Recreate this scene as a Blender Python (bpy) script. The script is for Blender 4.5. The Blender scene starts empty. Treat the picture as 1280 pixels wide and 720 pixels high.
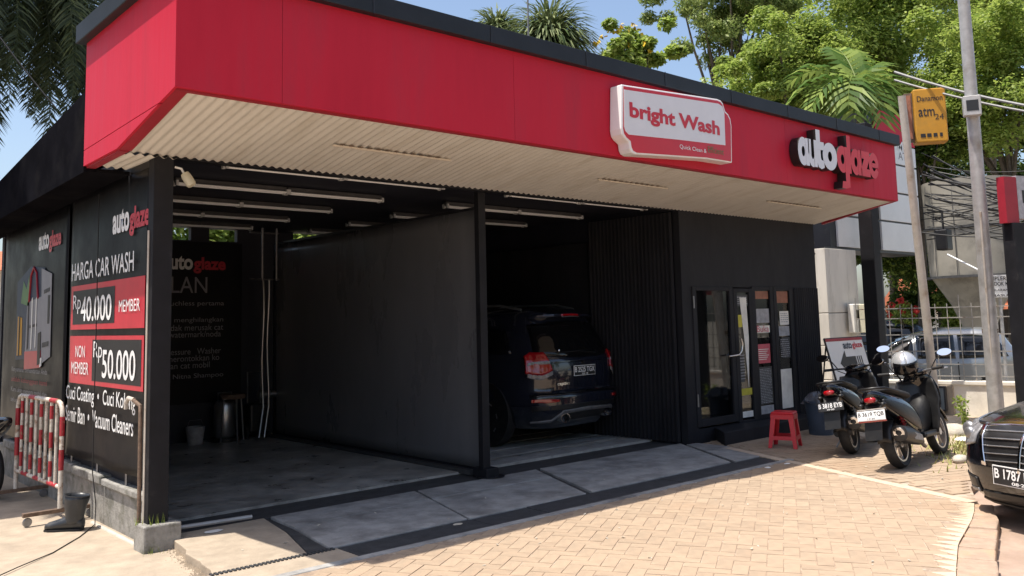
import bpy, bmesh, math, random
import numpy as np
from mathutils import Vector, Matrix, Euler
random.seed(7); RNG = np.random.default_rng(7)
S = bpy.context.scene; COL = S.collection
R = math.radians; PI = math.pi

# ------------------------------------------------------------------ camera
YAW, PITCH, ROLL = R(41.62683387), R(5.91670641), R(1.37042202)
FPX, CYP, CAMH = 1090.6, 287.33, 1.62
fwd = Vector((math.sin(YAW)*math.cos(PITCH), math.cos(YAW)*math.cos(PITCH), math.sin(PITCH)))
rgt = Vector((math.cos(YAW), -math.sin(YAW), 0)); dwn = fwd.cross(rgt)
cr, sr = math.cos(ROLL), math.sin(ROLL)
cR = rgt*cr + dwn*sr; cD = -rgt*sr + dwn*cr
cam = bpy.data.cameras.new('camera'); camo = bpy.data.objects.new('camera', cam); COL.objects.link(camo)
cam.sensor_width = 36; cam.lens = FPX/1280*36; cam.shift_y = (CYP-360)/1280
cam.clip_start = .05; cam.clip_end = 500
camo.matrix_world = Matrix(((cR.x, -cD.x, -fwd.x, 0), (cR.y, -cD.y, -fwd.y, 0), (cR.z, -cD.z, -fwd.z, CAMH), (0, 0, 0, 1)))
S.camera = camo
CAMP = Vector((0, 0, CAMH))
def ray(x, y): return cR*((x-640)/FPX) + cD*((y-CYP)/FPX) + fwd      # measured point of the photograph -> direction
def onX(x, y, X): d = ray(x, y); return CAMP + d*(X/d.x)               # ... met with a known plane of the place
def onY(x, y, Y): d = ray(x, y); return CAMP + d*(Y/d.y)
def onZ(x, y, Z=0): d = ray(x, y); return CAMP + d*((Z-CAMH)/d.z)

# ------------------------------------------------------------------ light
SUN = Vector((-.315, .098, 1)).normalized()
W = bpy.data.worlds.new('World'); S.world = W; W.use_nodes = True
nt = W.node_tree; bg = nt.nodes['Background']
sky = nt.nodes.new('ShaderNodeTexSky'); sky.sky_type = 'NISHITA'; sky.sun_disc = False
sky.sun_elevation = math.asin(SUN.z); sky.sun_rotation = math.atan2(SUN.x, SUN.y)
sky.air_density = 1.0; sky.dust_density = 2.6; sky.ozone_density = 1.0
nt.links.new(sky.outputs[0], bg.inputs[0]); bg.inputs[1].default_value = 0.145
sl = bpy.data.lights.new('sun', 'SUN'); sl.energy = 4.8; sl.angle = R(.53); sl.color = (1, .93, .83)
so = bpy.data.objects.new('sun', sl); COL.objects.link(so)
so.rotation_euler = SUN.to_track_quat('Z', 'Y').to_euler(); so.location = (-10, 5, 40)
S.view_settings.view_transform = 'Standard'; S.view_settings.look = 'None'
S.view_settings.exposure = 0.55; S.view_settings.gamma = 1
S.view_settings.use_curve_mapping = False

# ------------------------------------------------------------------ materials
def lin(c):
    return tuple((x/255/12.92 if x/255 <= .04045 else ((x/255+.055)/1.055)**2.4) for x in c)
MATS = {}
def mat(name, col, rough=.6, metal=0, var=.15, scale=6, bump=0, bscale=60, spec=.5, coat=0, rnd=0, dirt=None, dscale=1.2, dlo=.5, dhi=.7, stretch=None, rvar=0, bdist=.01):
    m = bpy.data.materials.new(name); m.use_nodes = True; n = m.node_tree; L = n.links.new
    b = n.nodes['Principled BSDF']
    b.inputs['Roughness'].default_value = rough; b.inputs['Metallic'].default_value = metal
    b.inputs['Specular IOR Level'].default_value = spec
    if coat: b.inputs['Coat Weight'].default_value = coat; b.inputs['Coat Roughness'].default_value = .03
    tc = n.nodes.new('ShaderNodeTexCoord'); src = tc.outputs['Object']
    if stretch:
        mp = n.nodes.new('ShaderNodeMapping'); mp.inputs['Scale'].default_value = stretch
        L(src, mp.inputs[0]); src = mp.outputs[0]
    no = n.nodes.new('ShaderNodeTexNoise'); no.inputs['Scale'].default_value = scale; no.inputs['Detail'].default_value = 8; no.inputs['Roughness'].default_value = .62
    L(src, no.inputs['Vector'])
    mr = n.nodes.new('ShaderNodeMapRange'); mr.inputs[1].default_value = .3; mr.inputs[2].default_value = .7
    mr.inputs[3].default_value = 1-var; mr.inputs[4].default_value = 1+var; L(no.outputs[0], mr.inputs[0])
    val = mr.outputs[0]
    if rnd:
        oi = n.nodes.new('ShaderNodeObjectInfo'); ge = n.nodes.new('ShaderNodeNewGeometry')
        ad = n.nodes.new('ShaderNodeMath'); ad.operation = 'ADD'; L(oi.outputs['Random'], ad.inputs[0]); L(ge.outputs['Random Per Island'], ad.inputs[1])
        fr = n.nodes.new('ShaderNodeMath'); fr.operation = 'FRACT'; L(ad.outputs[0], fr.inputs[0])
        m2 = n.nodes.new('ShaderNodeMapRange'); m2.inputs[3].default_value = 1-rnd; m2.inputs[4].default_value = 1+rnd; L(fr.outputs[0], m2.inputs[0])
        mu = n.nodes.new('ShaderNodeMath'); mu.operation = 'MULTIPLY'; L(val, mu.inputs[0]); L(m2.outputs[0], mu.inputs[1]); val = mu.outputs[0]
    mx = n.nodes.new('ShaderNodeVectorMath'); mx.operation = 'SCALE'; mx.inputs[0].default_value = col[:3]; L(val, mx.inputs['Scale'])
    out = mx.outputs[0]
    if dirt:
        n2 = n.nodes.new('ShaderNodeTexNoise'); n2.inputs['Scale'].default_value = dscale; n2.inputs['Detail'].default_value = 9; n2.inputs['Roughness'].default_value = .68
        L(src, n2.inputs['Vector'])
        m3 = n.nodes.new('ShaderNodeMapRange'); m3.inputs[1].default_value = dlo; m3.inputs[2].default_value = dhi; L(n2.outputs[0], m3.inputs[0])
        mm = n.nodes.new('ShaderNodeMix'); mm.data_type = 'RGBA'; L(m3.outputs[0], mm.inputs[0]); L(out, mm.inputs[6]); mm.inputs[7].default_value = (*dirt, 1)
        out = mm.outputs[2]
    L(out, b.inputs['Base Color'])
    if rvar:
        m4 = n.nodes.new('ShaderNodeMapRange'); m4.inputs[1].default_value = .3; m4.inputs[2].default_value = .7
        m4.inputs[3].default_value = max(0, rough-rvar); m4.inputs[4].default_value = min(1, rough+rvar); L(no.outputs[0], m4.inputs[0]); L(m4.outputs[0], b.inputs['Roughness'])
    if bump:
        nb = n.nodes.new('ShaderNodeTexNoise'); nb.inputs['Scale'].default_value = bscale; nb.inputs['Detail'].default_value = 6; L(src, nb.inputs['Vector'])
        bu = n.nodes.new('ShaderNodeBump'); bu.inputs['Strength'].default_value = bump; bu.inputs['Distance'].default_value = bdist
        L(nb.outputs[0], bu.inputs['Height']); L(bu.outputs[0], b.inputs['Normal'])
    MATS[name] = m; return m
def leafmat(name, c1, c2, trans=.35):
    m = bpy.data.materials.new(name); m.use_nodes = True; n = m.node_tree; L = n.links.new
    n.nodes.remove(n.nodes['Principled BSDF']); out = n.nodes['Material Output']
    ge = n.nodes.new('ShaderNodeNewGeometry'); mm = n.nodes.new('ShaderNodeMix'); mm.data_type = 'RGBA'
    L(ge.outputs['Random Per Island'], mm.inputs[0]); mm.inputs[6].default_value = (*c1, 1); mm.inputs[7].default_value = (*c2, 1)
    d = n.nodes.new('ShaderNodeBsdfDiffuse'); t = n.nodes.new('ShaderNodeBsdfTranslucent'); g = n.nodes.new('ShaderNodeBsdfGlossy')
    g.inputs['Roughness'].default_value = .45; g.inputs['Color'].default_value = (.6, .6, .6, 1)
    L(mm.outputs[2], d.inputs[0]); L(mm.outputs[2], t.inputs[0])
    a = n.nodes.new('ShaderNodeMixShader'); a.inputs[0].default_value = trans; L(d.outputs[0], a.inputs[1]); L(t.outputs[0], a.inputs[2])
    b2 = n.nodes.new('ShaderNodeMixShader'); b2.inputs[0].default_value = .03; L(a.outputs[0], b2.inputs[1]); L(g.outputs[0], b2.inputs[2])
    L(b2.outputs[0], out.inputs[0]); MATS[name] = m; return m
def glassmat(name, tint, f=1.5):
    m = bpy.data.materials.new(name); m.use_nodes = True; n = m.node_tree; L = n.links.new
    n.nodes.remove(n.nodes['Principled BSDF']); out = n.nodes['Material Output']
    t = n.nodes.new('ShaderNodeBsdfTransparent'); t.inputs[0].default_value = (*tint, 1)
    g = n.nodes.new('ShaderNodeBsdfGlossy'); g.inputs['Roughness'].default_value = .02
    fr = n.nodes.new('ShaderNodeFresnel'); ge = n.nodes.new('ShaderNodeNewGeometry'); io = n.nodes.new('ShaderNodeMapRange')
    io.inputs[3].default_value = f; io.inputs[4].default_value = 1/f; L(ge.outputs['Backfacing'], io.inputs[0]); L(io.outputs[0], fr.inputs[0])
    mx = n.nodes.new('ShaderNodeMixShader'); L(fr.outputs[0], mx.inputs[0]); L(t.outputs[0], mx.inputs[1]); L(g.outputs[0], mx.inputs[2])
    L(mx.outputs[0], out.inputs[0]); MATS[name] = m; return m

mat('red_panel', (.52, .021, .046), .5, var=.09, scale=1.5, spec=.13, rvar=.08, bump=.3, bscale=1.6, bdist=.03, dirt=(.36, .032, .055), dscale=1.5, dlo=.48, dhi=.82, stretch=(2.2, 2.2, .35))
mat('red_plastic', (.62, .018, .03), .35, var=.05)
mat('red_sign', (.55, .015, .03), .3, var=.04)
mat('red_paint', (.36, .02, .03), .5, var=.2, scale=20, dirt=(.3, .16, .1), dscale=18, dlo=.58, dhi=.66)
mat('black_trim', (.014, .017, .022), .5, spec=.35, var=.2, scale=3, bump=.1)
mat('black_wall', (.009, .009, .0115), .8, spec=.0, var=.3, scale=2, bump=.15, bscale=25, dirt=(.016, .0155, .017), dscale=1.5)
mat('office_black', (.019, .019, .023), .6, spec=.18, var=.25, scale=2, bump=.12, bscale=25, dirt=(.030, .029, .031), dscale=1.7, dlo=.5, dhi=.8, stretch=(2, 2, .6))
mat('navy_dark', (.015, .016, .026), .6, var=.3, scale=2)
mat('black_frame', (.014, .014, .018), .4, var=.25, scale=5, dirt=(.05, .048, .045), dscale=4, dlo=.6, dhi=.8)
mat('post_black', (.012, .012, .015), .6, spec=.25, var=.3, scale=5, dirt=(.05, .047, .045), dscale=5, dlo=.6, dhi=.85)
mat('banner_black', (.010, .010, .012), .4, spec=.14, var=.25, scale=2.5, rvar=.08, bump=.12, bscale=3, bdist=.03, dirt=(.022, .021, .021), dscale=2.2, dlo=.55, dhi=.85)
mat('banner_red', (.50, .025, .045), .35, var=.1)
mat('print_white', (.78, .78, .78), .5, var=.05)
mat('print_grey', (.24, .24, .26), .5, var=.1)
mat('print_darkred', (.30, .015, .03), .5, var=.1)
mat('print_orange', (.55, .28, .03), .5, var=.1)
mat('print_blue', (.025, .04, .07), .5)
mat('print_green', (.10, .2, .08), .5)
mat('print_black', (.015, .015, .017), .5)
mat('soffit', (.62, .60, .55), .5, var=.06, scale=2, dirt=(.47, .43, .36), dscale=2.2, dlo=.5, dhi=.8, stretch=(2.4, .5, 1))
mat('soffit_trim', (.66, .60, .50), .5, var=.05)
mat('tube_white', (.80, .82, .82), .3, var=.03)
mat('fixture_grey', (.45, .46, .46), .4, var=.1)
mat('concrete_apron', (.31, .305, .295), .8, var=.28, scale=5, bump=.35, bscale=40, dirt=(.13, .125, .12), dscale=1.9, dlo=.48, dhi=.70, rvar=.12)
mat('concrete_left', (.365, .30, .228), .85, var=.18, scale=6, bump=.35, bscale=45, dirt=(.29, .235, .175), dscale=1.3, dlo=.5, dhi=.76)
mat('concrete_wet', (.28, .27, .25), .42, var=.5, scale=4, bump=.25, bscale=30, dirt=(.55, .53, .49), dscale=1.1, dlo=.44, dhi=.66, rvar=.22)
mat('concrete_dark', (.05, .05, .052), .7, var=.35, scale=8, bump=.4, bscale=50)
mat('concrete_block', (.27, .26, .24), .85, var=.3, scale=10, bump=.5, bscale=60, dirt=(.10, .10, .07), dscale=6, dlo=.5, dhi=.7)
mat('drain_iron', (.055, .057, .062), .6, metal=.2, var=.3, scale=10, bump=.3, bscale=80)
mat('paver', (.36, .272, .192), .85, var=.13, scale=9, bump=.4, bscale=70, rnd=.07, dirt=(.335, .225, .145), dscale=.55, dlo=.48, dhi=.74)
mat('mortar', (.30, .225, .165), .9, var=.25, scale=14, bump=.5, bscale=70, dirt=(.45, .37, .29), dscale=5, dlo=.5, dhi=.6)
mat('mortar_light', (.55, .43, .32), .85, var=.14, scale=12, bump=.3, bscale=60)
mat('kerb', (.37, .27, .20), .85, var=.2, scale=8, bump=.4, bscale=50, dirt=(.45, .28, .16), dscale=3)
mat('road', (.37, .27, .21), .85, var=.16, scale=5, bump=.4, bscale=60, dirt=(.30, .21, .155), dscale=1.5)
mat('dirt', (.44, .36, .27), .95, var=.25, scale=7, bump=.7, bscale=30, bdist=.03, dirt=(.30, .25, .15), dscale=2.2, dlo=.5, dhi=.65)
mat('ground', (.28, .25, .20), .95, var=.25, scale=1, bump=.4, bscale=10)
mat('white_wall', (.74, .69, .60), .85, var=.1, scale=3, dirt=(.50, .45, .37), dscale=2.2, dlo=.55, dhi=.8, bump=.15)
mat('acm_white', (.72, .72, .72), .35, var=.06, scale=1.5, dirt=(.55, .54, .52), dscale=1.2, dlo=.55, dhi=.8)
mat('clad_white', (.68, .64, .58), .5, var=.1, scale=2, dirt=(.42, .38, .32), dscale=2.5, dlo=.52, dhi=.75, stretch=(2, 2, .5))
mat('galv', (.44, .43, .42), .5, metal=.3, var=.18, scale=8, dirt=(.30, .27, .23), dscale=3, dlo=.52, dhi=.75, bump=.1)
mat('galv_pale', (.50, .45, .39), .6, var=.15, scale=8, dirt=(.32, .25, .18), dscale=4, dlo=.52, dhi=.7)
mat('fence_metal', (.34, .325, .30), .5, metal=.2, var=.15, scale=20, dirt=(.25, .14, .08), dscale=9, dlo=.58, dhi=.68)
mat('white_paint', (.60, .55, .48), .5, var=.16, scale=16, dirt=(.26, .15, .09), dscale=12, dlo=.5, dhi=.64)
mat('rust', (.15, .10, .07), .8, var=.4, scale=20, bump=.3)
mat('rubber', (.012, .012, .013), .7, var=.3, scale=12, dirt=(.035, .032, .03), dscale=6)
mat('boot_rubber', (.028, .031, .036), .36, var=.2, scale=10, rvar=.1, dirt=(.10, .09, .08), dscale=9, dlo=.55, dhi=.8)
mat('black_plastic', (.011, .011, .012), .42, var=.2, scale=12, dirt=(.022, .021, .02), dscale=8)
mat('black_gloss', (.006, .006, .008), .12, var=.1, coat=1, spec=.5)
mat('car_black', (.004, .004, .006), .18, var=.1, coat=1)
mat('car_navy', (.012, .014, .024), .2, var=.1, coat=1)
mat('car_silver', (.30, .31, .32), .28, metal=.6, var=.05, coat=1)
mat('car_blue', (.05, .07, .10), .25, var=.05, coat=1)
mat('dark_glass', (.006, .006, .007), .04, var=.05, spec=.6)
mat('chrome', (.75, .75, .76), .12, metal=1, var=.05)
mat('steel', (.50, .50, .51), .28, metal=.9, var=.1)
mat('dull_steel', (.27, .27, .28), .42, metal=.7, var=.2, scale=20)
mat('mirror', (.85, .88, .92), .02, metal=1, var=0)
mat('lamp_red', (.34, .006, .010), .12, var=.1, coat=1)
mat('lamp_clear', (.20, .20, .21), .2, var=.5, scale=26, coat=.3)
mat('bin_blue', (.055, .075, .11), .5, var=.2)
mat('bag_grey', (.12, .125, .14), .3, var=.3, scale=14, bump=.6, bscale=18, bdist=.03)
mat('yellow_sign', (.50, .24, .018), .45, var=.12, scale=4, dirt=(.42, .22, .03), dscale=3)
mat('sign_white', (.70, .71, .74), .3, var=.03)
mat('sign_edge', (.80, .80, .80), .3, var=.03)
mat('cable', (.012, .012, .013), .6)
mat('cable_grey', (.22, .22, .22), .6)
mat('meter_blue', (.13, .16, .18), .35, var=.15)
mat('cream_plastic', (.58, .55, .42), .5, var=.1)
mat('stone', (.46, .42, .35), .9, var=.25, scale=8, bump=.6, bscale=25, bdist=.02)
mat('paper', (.80, .78, .74), .7, var=.06)
mat('roof_tile', (.42, .12, .05), .8, var=.25, scale=6)
mat('beige_cone', (.27, .25, .21), .7, var=.15, scale=2, dirt=(.13, .12, .105), dscale=1.5)
mat('bark', (.10, .08, .06), .9, var=.35, scale=8, bump=.8, bscale=18, bdist=.03)
mat('palm_bark', (.17, .15, .12), .9, var=.3, scale=9, bump=.8, bscale=14, bdist=.03)
mat('helmet_silver', (.58, .59, .60), .22, metal=.5, var=.12, scale=18, coat=1)
mat('poster_pink', (.55, .10, .13), .6); mat('poster_yellow', (.55, .48, .05), .6)
mat('poster_grey', (.36, .36, .38), .6, var=.3, scale=12); mat('poster_white', (.80, .78, .72), .6, var=.15, scale=6)
mat('poster_dark', (.06, .06, .06), .6, var=.4, scale=16); mat('poster_rust', (.30, .12, .07), .6, var=.3, scale=9)
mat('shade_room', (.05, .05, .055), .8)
mat('partition', (.125, .125, .133), .30, var=.12, scale=1.5, rvar=.08, stretch=(1, 1, .35), dirt=(.175, .174, .178), dscale=1.2, dlo=.5, dhi=.8)
mat('grass_dry', (.33, .33, .12), .9, var=.3, rnd=.3)
mat('flower_red', (.6, .05, .04), .6); mat('flower_yellow', (.65, .45, .03), .6)
leafmat('leaf_light', (.16, .25, .04), (.42, .50, .12), .55)
leafmat('leaf_mid', (.15, .23, .04), (.40, .48, .11), .55)
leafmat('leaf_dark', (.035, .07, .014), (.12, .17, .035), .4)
leafmat('leaf_feather', (.13, .20, .05), (.36, .42, .14), .55)
leafmat('palm_green', (.05, .11, .018), (.30, .38, .09), .35)
leafmat('palm_grey', (.03, .045, .02), (.10, .12, .055), .2)
leafmat('fan_green', (.07, .11, .035), (.27, .31, .15), .25)
glassmat('window_glass', (.75, .78, .80))
glassmat('car_glass', (.18, .2, .21))

# ------------------------------------------------------------------ objects
WM = {}
def tag(o, label=None, cat=None, group=None, kind=None):
    if label: o['label'] = label
    if cat: o['category'] = cat
    if group: o['group'] = group
    if kind: o['kind'] = kind
    return o
def thing(name, label, cat, loc=(0, 0, 0), rotz=0, group=None, rot=None):
    o = bpy.data.objects.new(name, None); COL.objects.link(o); o.empty_display_size = .2
    o.location = loc; o.rotation_euler = rot if rot else (0, 0, rotz)
    WM[o] = Matrix.Translation(Vector(loc)) @ o.rotation_euler.to_matrix().to_4x4()
    return tag(o, label, cat, group)
class G:
    def __init__(s): s.v = []; s.f = []; s.m = []
    def add(s, vs, fs, mi=0, M=None):
        b = len(s.v)
        s.v += [tuple(M @ Vector(v)) for v in vs] if M is not None else [tuple(v) for v in vs]
        s.f += [tuple(b+i for i in f) for f in fs]; s.m += [mi]*len(fs); return s
    def box(s, x0, y0, z0, x1, y1, z1, mi=0, M=None):
        vs = [(x, y, z) for z in (z0, z1) for y in (y0, y1) for x in (x0, x1)]
        return s.add(vs, [(0, 2, 3, 1), (4, 5, 7, 6), (0, 1, 5, 4), (2, 6, 7, 3), (0, 4, 6, 2), (1, 3, 7, 5)], mi, M)
    def cbox(s, c, d, mi=0, M=None):
        return s.box(c[0]-d[0]/2, c[1]-d[1]/2, c[2]-d[2]/2, c[0]+d[0]/2, c[1]+d[1]/2, c[2]+d[2]/2, mi, M)
    def prism(s, poly, vec, mi=0, M=None, mside=None):
        n = len(poly); vec = Vector(vec); p = [Vector(q) for q in poly]
        vs = p + [q+vec for q in p]
        s.add(vs, [tuple(range(n))[::-1], tuple(range(n, 2*n))], mi, M)
        b = len(s.v)-2*n
        s.f += [(b+i, b+(i+1) % n, b+n+(i+1) % n, b+n+i) for i in range(n)]; s.m += [mi if mside is None else mside]*n; return s
    def loft(s, rings, mi=0, caps=True, M=None, closed=True):
        n = len(rings[0]); vs = [v for r in rings for v in r]; fs = []
        for k in range(len(rings)-1):
            for i in range(n if closed else n-1):
                j = (i+1) % n; fs.append((k*n+i, k*n+j, (k+1)*n+j, (k+1)*n+i))
        if caps and closed: fs.append(tuple(range(n))[::-1]); fs.append(tuple(range((len(rings)-1)*n, len(rings)*n)))
        return s.add(vs, fs, mi, M)
    def tube(s, pts, r, n=8, mi=0, caps=True, M=None):
        pts = [Vector(p) for p in pts]; rs = r if isinstance(r, (list, tuple)) else [r]*len(pts); rings = []; up = None
        for i, p in enumerate(pts):
            t = (pts[min(i+1, len(pts)-1)] - pts[max(i-1, 0)]).normalized()
            if up is None: up = Vector((0, 0, 1)) if abs(t.z) < .9 else Vector((1, 0, 0))
            a = t.cross(up).normalized(); up = a.cross(t).normalized()
            rings.append([p + (a*math.cos(2*PI*k/n) + up*math.sin(2*PI*k/n))*rs[i] for k in range(n)])
        return s.loft(rings, mi, caps, M)
    def lathe(s, prof, n=24, mi=0, M=None, caps=True):
        return s.loft([[(r*math.cos(2*PI*k/n), r*math.sin(2*PI*k/n), z) for k in range(n)] for r, z in prof], mi, caps, M)
    def ell(s, c, r, mi=0, n=16, k=10, M=None):
        prof = [(max(1e-4, math.sin(PI*i/k)), -math.cos(PI*i/k)) for i in range(k+1)]
        T = Matrix.Translation(Vector(c)) @ Matrix.Diagonal((*r, 1))
        return s.lathe(prof, n, mi, (M @ T) if M is not None else T, caps=False)
    def grid(s, fn, nu, nv, mi=0, M=None, thick=None):
        vs = [fn(i/nu, j/nv) for j in range(nv+1) for i in range(nu+1)]
        fs = [(j*(nu+1)+i, j*(nu+1)+i+1, (j+1)*(nu+1)+i+1, (j+1)*(nu+1)+i) for j in range(nv) for i in range(nu)]
        return s.add(vs, fs, mi, M)
    def mesh(s, name, mats):
        me = bpy.data.meshes.new(name); me.from_pydata(s.v, [], s.f)
        for m in mats: me.materials.append(MATS[m])
        if len(mats) > 1: me.polygons.foreach_set('material_index', s.m)
        me.update(); return me
    def build(s, name, mats, parent=None, world=False, smooth=None, bevel=0, seg=2, solid=0, sub=0, fixn=False):
        if isinstance(mats, str): mats = [mats]
        if world and parent is not None:
            inv = wmat(parent).inverted(); s.v = [tuple(inv @ Vector(v)) for v in s.v]
        me = s.mesh(name, mats)
        if fixn:
            bm = bmesh.new(); bm.from_mesh(me); bmesh.ops.recalc_face_normals(bm, faces=bm.faces); bm.to_mesh(me); bm.free()
        if smooth is not None:
            me.polygons.foreach_set('use_smooth', [True]*len(me.polygons))
            if smooth < 180: me.set_sharp_from_angle(angle=R(smooth))
        o = bpy.data.objects.new(name, me); COL.objects.link(o)
        if parent is not None: o.parent = parent
        if solid: q = o.modifiers.new('solidify', 'SOLIDIFY'); q.thickness = solid; q.offset = 0
        if sub: q = o.modifiers.new('subsurf', 'SUBSURF'); q.levels = sub; q.render_levels = sub
        if bevel: q = o.modifiers.new('bevel', 'BEVEL'); q.width = bevel; q.segments = seg; q.limit_method = 'ANGLE'; q.angle_limit = R(40)
        return o
def wmat(o):
    while o is not None:
        if o in WM: return WM[o]
        o = o.parent
    return Matrix.Identity(4)
def copy_tree(o, parent=None):
    c = o.copy(); COL.objects.link(c)
    if parent is not None: c.parent = parent
    for ch in [x for x in COL.objects if x.parent == o]: copy_tree(ch, c)
    return c
def text_mesh(txt, bold=0, extrude=0, bev=0, res=4):
    cu = bpy.data.curves.new('t', 'FONT'); cu.body = txt; cu.size = 1; cu.offset = bold; cu.extrude = extrude; cu.bevel_depth = bev; cu.resolution_u = res
    ob = bpy.data.objects.new('t', cu); COL.objects.link(ob)
    dg = bpy.context.evaluated_depsgraph_get(); dg.update()
    me = bpy.data.meshes.new_from_object(ob.evaluated_get(dg)); bpy.data.objects.remove(ob); bpy.data.curves.remove(cu)
    v = np.empty(len(me.vertices)*3); me.vertices.foreach_get('co', v); v = v.reshape(-1, 3)
    return me, v
def lettering(txt, m, parent, o, ux, uy, w, h, lift=.003, bold=0, name='lettering', depth=0, side=None, keep_descender=None):
    """print txt so that its ink box fills origin o, width vector ux*w, height vector uy*h (height of the ink)"""
    me, v = text_mesh(txt, bold, .5 if depth else 0)
    lo, hi = v.min(0), v.max(0); ux = Vector(ux).normalized(); uy = Vector(uy).normalized(); nz = ux.cross(uy).normalized()
    sx = w/(hi[0]-lo[0]) if w else h/(hi[1]-lo[1]); sy = h/(hi[1]-lo[1]) if h else sx
    inv = wmat(parent).inverted(); o = Vector(o)
    out = []
    for a in v:
        p = o + ux*((a[0]-lo[0])*sx) + uy*((a[1]-lo[1])*sy) + nz*(lift + ((a[2]+.5)*depth if depth else 0))
        out.append(inv @ p)
    me.vertices.foreach_set('co', np.array(out, dtype=np.float32).ravel()); me.update()
    me.materials.clear(); me.materials.append(MATS[m])
    if side:
        me.materials.append(MATS[side]); n2 = (inv.to_3x3() @ nz)
        for p in me.polygons: p.material_index = 0 if p.normal.dot(n2) > .7 else 1
    ob = bpy.data.objects.new(name, me); COL.objects.link(ob); ob.parent = parent
    return ob
def flat(poly, m, parent, name, lift=None, thick=.004, n=(0, 0, 1)):
    g = G(); n = Vector(n).normalized(); g.prism([Vector(p) for p in poly], n*thick)
    return g.build(name, m, parent, world=True)
def logo(parent, o, ux, uy, w, h, m1='print_white', m2='banner_red', lift=.003):
    ux = Vector(ux).normalized(); o = Vector(o)
    lettering('auto', m1, parent, o + Vector(uy)*h*.2, ux, uy, w*.47, h*.8, lift, .035)
    lettering('glaze', m2, parent, o + ux*w*.48, ux, uy, w*.52, h*.95, lift, .035)
def struct(o, kind='structure'): o['kind'] = kind; return o
# ================================================================== GROUND
def sheet(name, poly, z, thick, m, kind='structure', bevel=0):
    g = G(); g.prism([(x, y, z-thick) for x, y in poly], (0, 0, thick))
    return struct(g.build(name, m, bevel=bevel), kind)
sheet('ground', [(-150, -150), (250, -150), (250, 250), (-150, 250)], -.45, .2, 'ground')
KI = [(7.89, 3.10), (7.60, 2.99), (7.23, 2.87), (6.44, 2.66), (5.67, 2.37), (4.7, 1.90), (3.5, 1.2), (2.0, .2), (0, -1.3), (-3, -4)]     # kerb, yard side
KO = [(7.96, 2.97), (7.66, 2.85), (7.30, 2.70), (6.52, 2.44), (5.79, 2.17), (4.83, 1.70), (3.63, 1.0), (2.14, 0), (.15, -1.5), (-2.85, -4.2)]   # kerb, road side
sheet('road', [(7.96, 3.02), (8.6, 3.40), (10, 3.66), (12, 4.05), (14.6, 4.6), (15.6, 0), (19, -12), (30, -60), (-40, -60), (-20, -22), (-3.1, -4.0)] + KI[:-1][::-1], -.09, .25, 'road')
# yard: herringbone concrete pavers on a mortar bed
YARD = [(.6, 5.40), (8.80, 5.40), (7.89, 3.12)] + KI[1:-1] + [(-4, -2)] + [(-4, 5.40)]
sheet('yard_bed', YARD, -.0045, .4, 'mortar')
yard = struct(G().prism([(x, y, -.03) for x, y in YARD], (0, 0, .018)).build('paved_yard', 'mortar'))
def inside(p, poly):
    c = False; n = len(poly)
    for i in range(n):
        a, b = poly[i], poly[(i+1) % n]
        if (a[1] > p[1]) != (b[1] > p[1]) and p[0] < (b[0]-a[0])*(p[1]-a[1])/(b[1]-a[1]) + a[0]: c = not c
    return c
ax = Vector((.854, .52, 0)).normalized(); ay = Vector((-ax.y, ax.x, 0)); PW = .105
def brick_mesh(): 
    g = G(); a, b, h = PW-.0014, PW/2-.0014, .014
    g.add([(-a, -b, -h), (a, -b, -h), (a, b, -h), (-a, b, -h), (-a+.002, -b+.002, 0), (a-.002, -b+.002, 0), (a-.002, b-.002, 0), (-a+.002, b-.002, 0)],
          [(4, 5, 6, 7), (0, 1, 5, 4), (1, 2, 6, 5), (2, 3, 7, 6), (3, 0, 4, 7)])
    return g
def herring(poly, org, ax, ay, n, keep=lambda p: True):
    out = []
    for i in range(-n, n):
        for j in range(-n, n):
            k = (i-j) % 4
            if k == 0: c = (i+1, j+.5, 0)
            elif k == 3: c = (i+.5, j+1, PI/2)
            else: continue
            p = Vector(org) + ax*(c[0]*PW) + ay*(c[1]*PW)
            if not keep(p): continue
            e = (ax if k == 0 else ay)*(PW*.97)
            if all(inside((q.x, q.y), poly) for q in (p-e, p+e, p)): out.append((p.x, p.y, math.atan2(ax.y, ax.x)+c[2]))
    return out
bricks = herring(YARD, (5, 4, 0), ax, ay, 46, lambda p: p.x > 1.0 and p.y > 1.2)
def inview(p):
    v = Vector(p) - CAMP; d = v.dot(fwd)
    if d < .5: return 0
    x, y = FPX*v.dot(cR)/d+640, FPX*v.dot(cD)/d+CYP
    return d if -5 < x < 1285 and y < 725 else 0
vis = sorted([b for b in bricks if inview((b[0], b[1], 0))], key=lambda b: inview((b[0], b[1], 0)))
near = set(vis[:300]); bm0 = brick_mesh().mesh('brick', ['paver'])
def place(g, b):
    T = Matrix.Translation((b[0]+random.uniform(-.0015, .0015), b[1]+random.uniform(-.0015, .0015), random.uniform(-.002, .0008))) @ Euler((random.uniform(-.006, .006), random.uniform(-.004, .004), b[2]+random.uniform(-.012, .012))).to_matrix().to_4x4()
    return T
stf = G(); base = brick_mesh()
for b in bricks:
    T = place(None, b)
    if b in near:
        o = bpy.data.objects.new('brick', bm0); COL.objects.link(o); o.parent = yard; o.matrix_local = T
    else: stf.add(base.v, base.f, 0, T)
struct(stf.build('paver', 'paver', yard), 'stuff')
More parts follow.
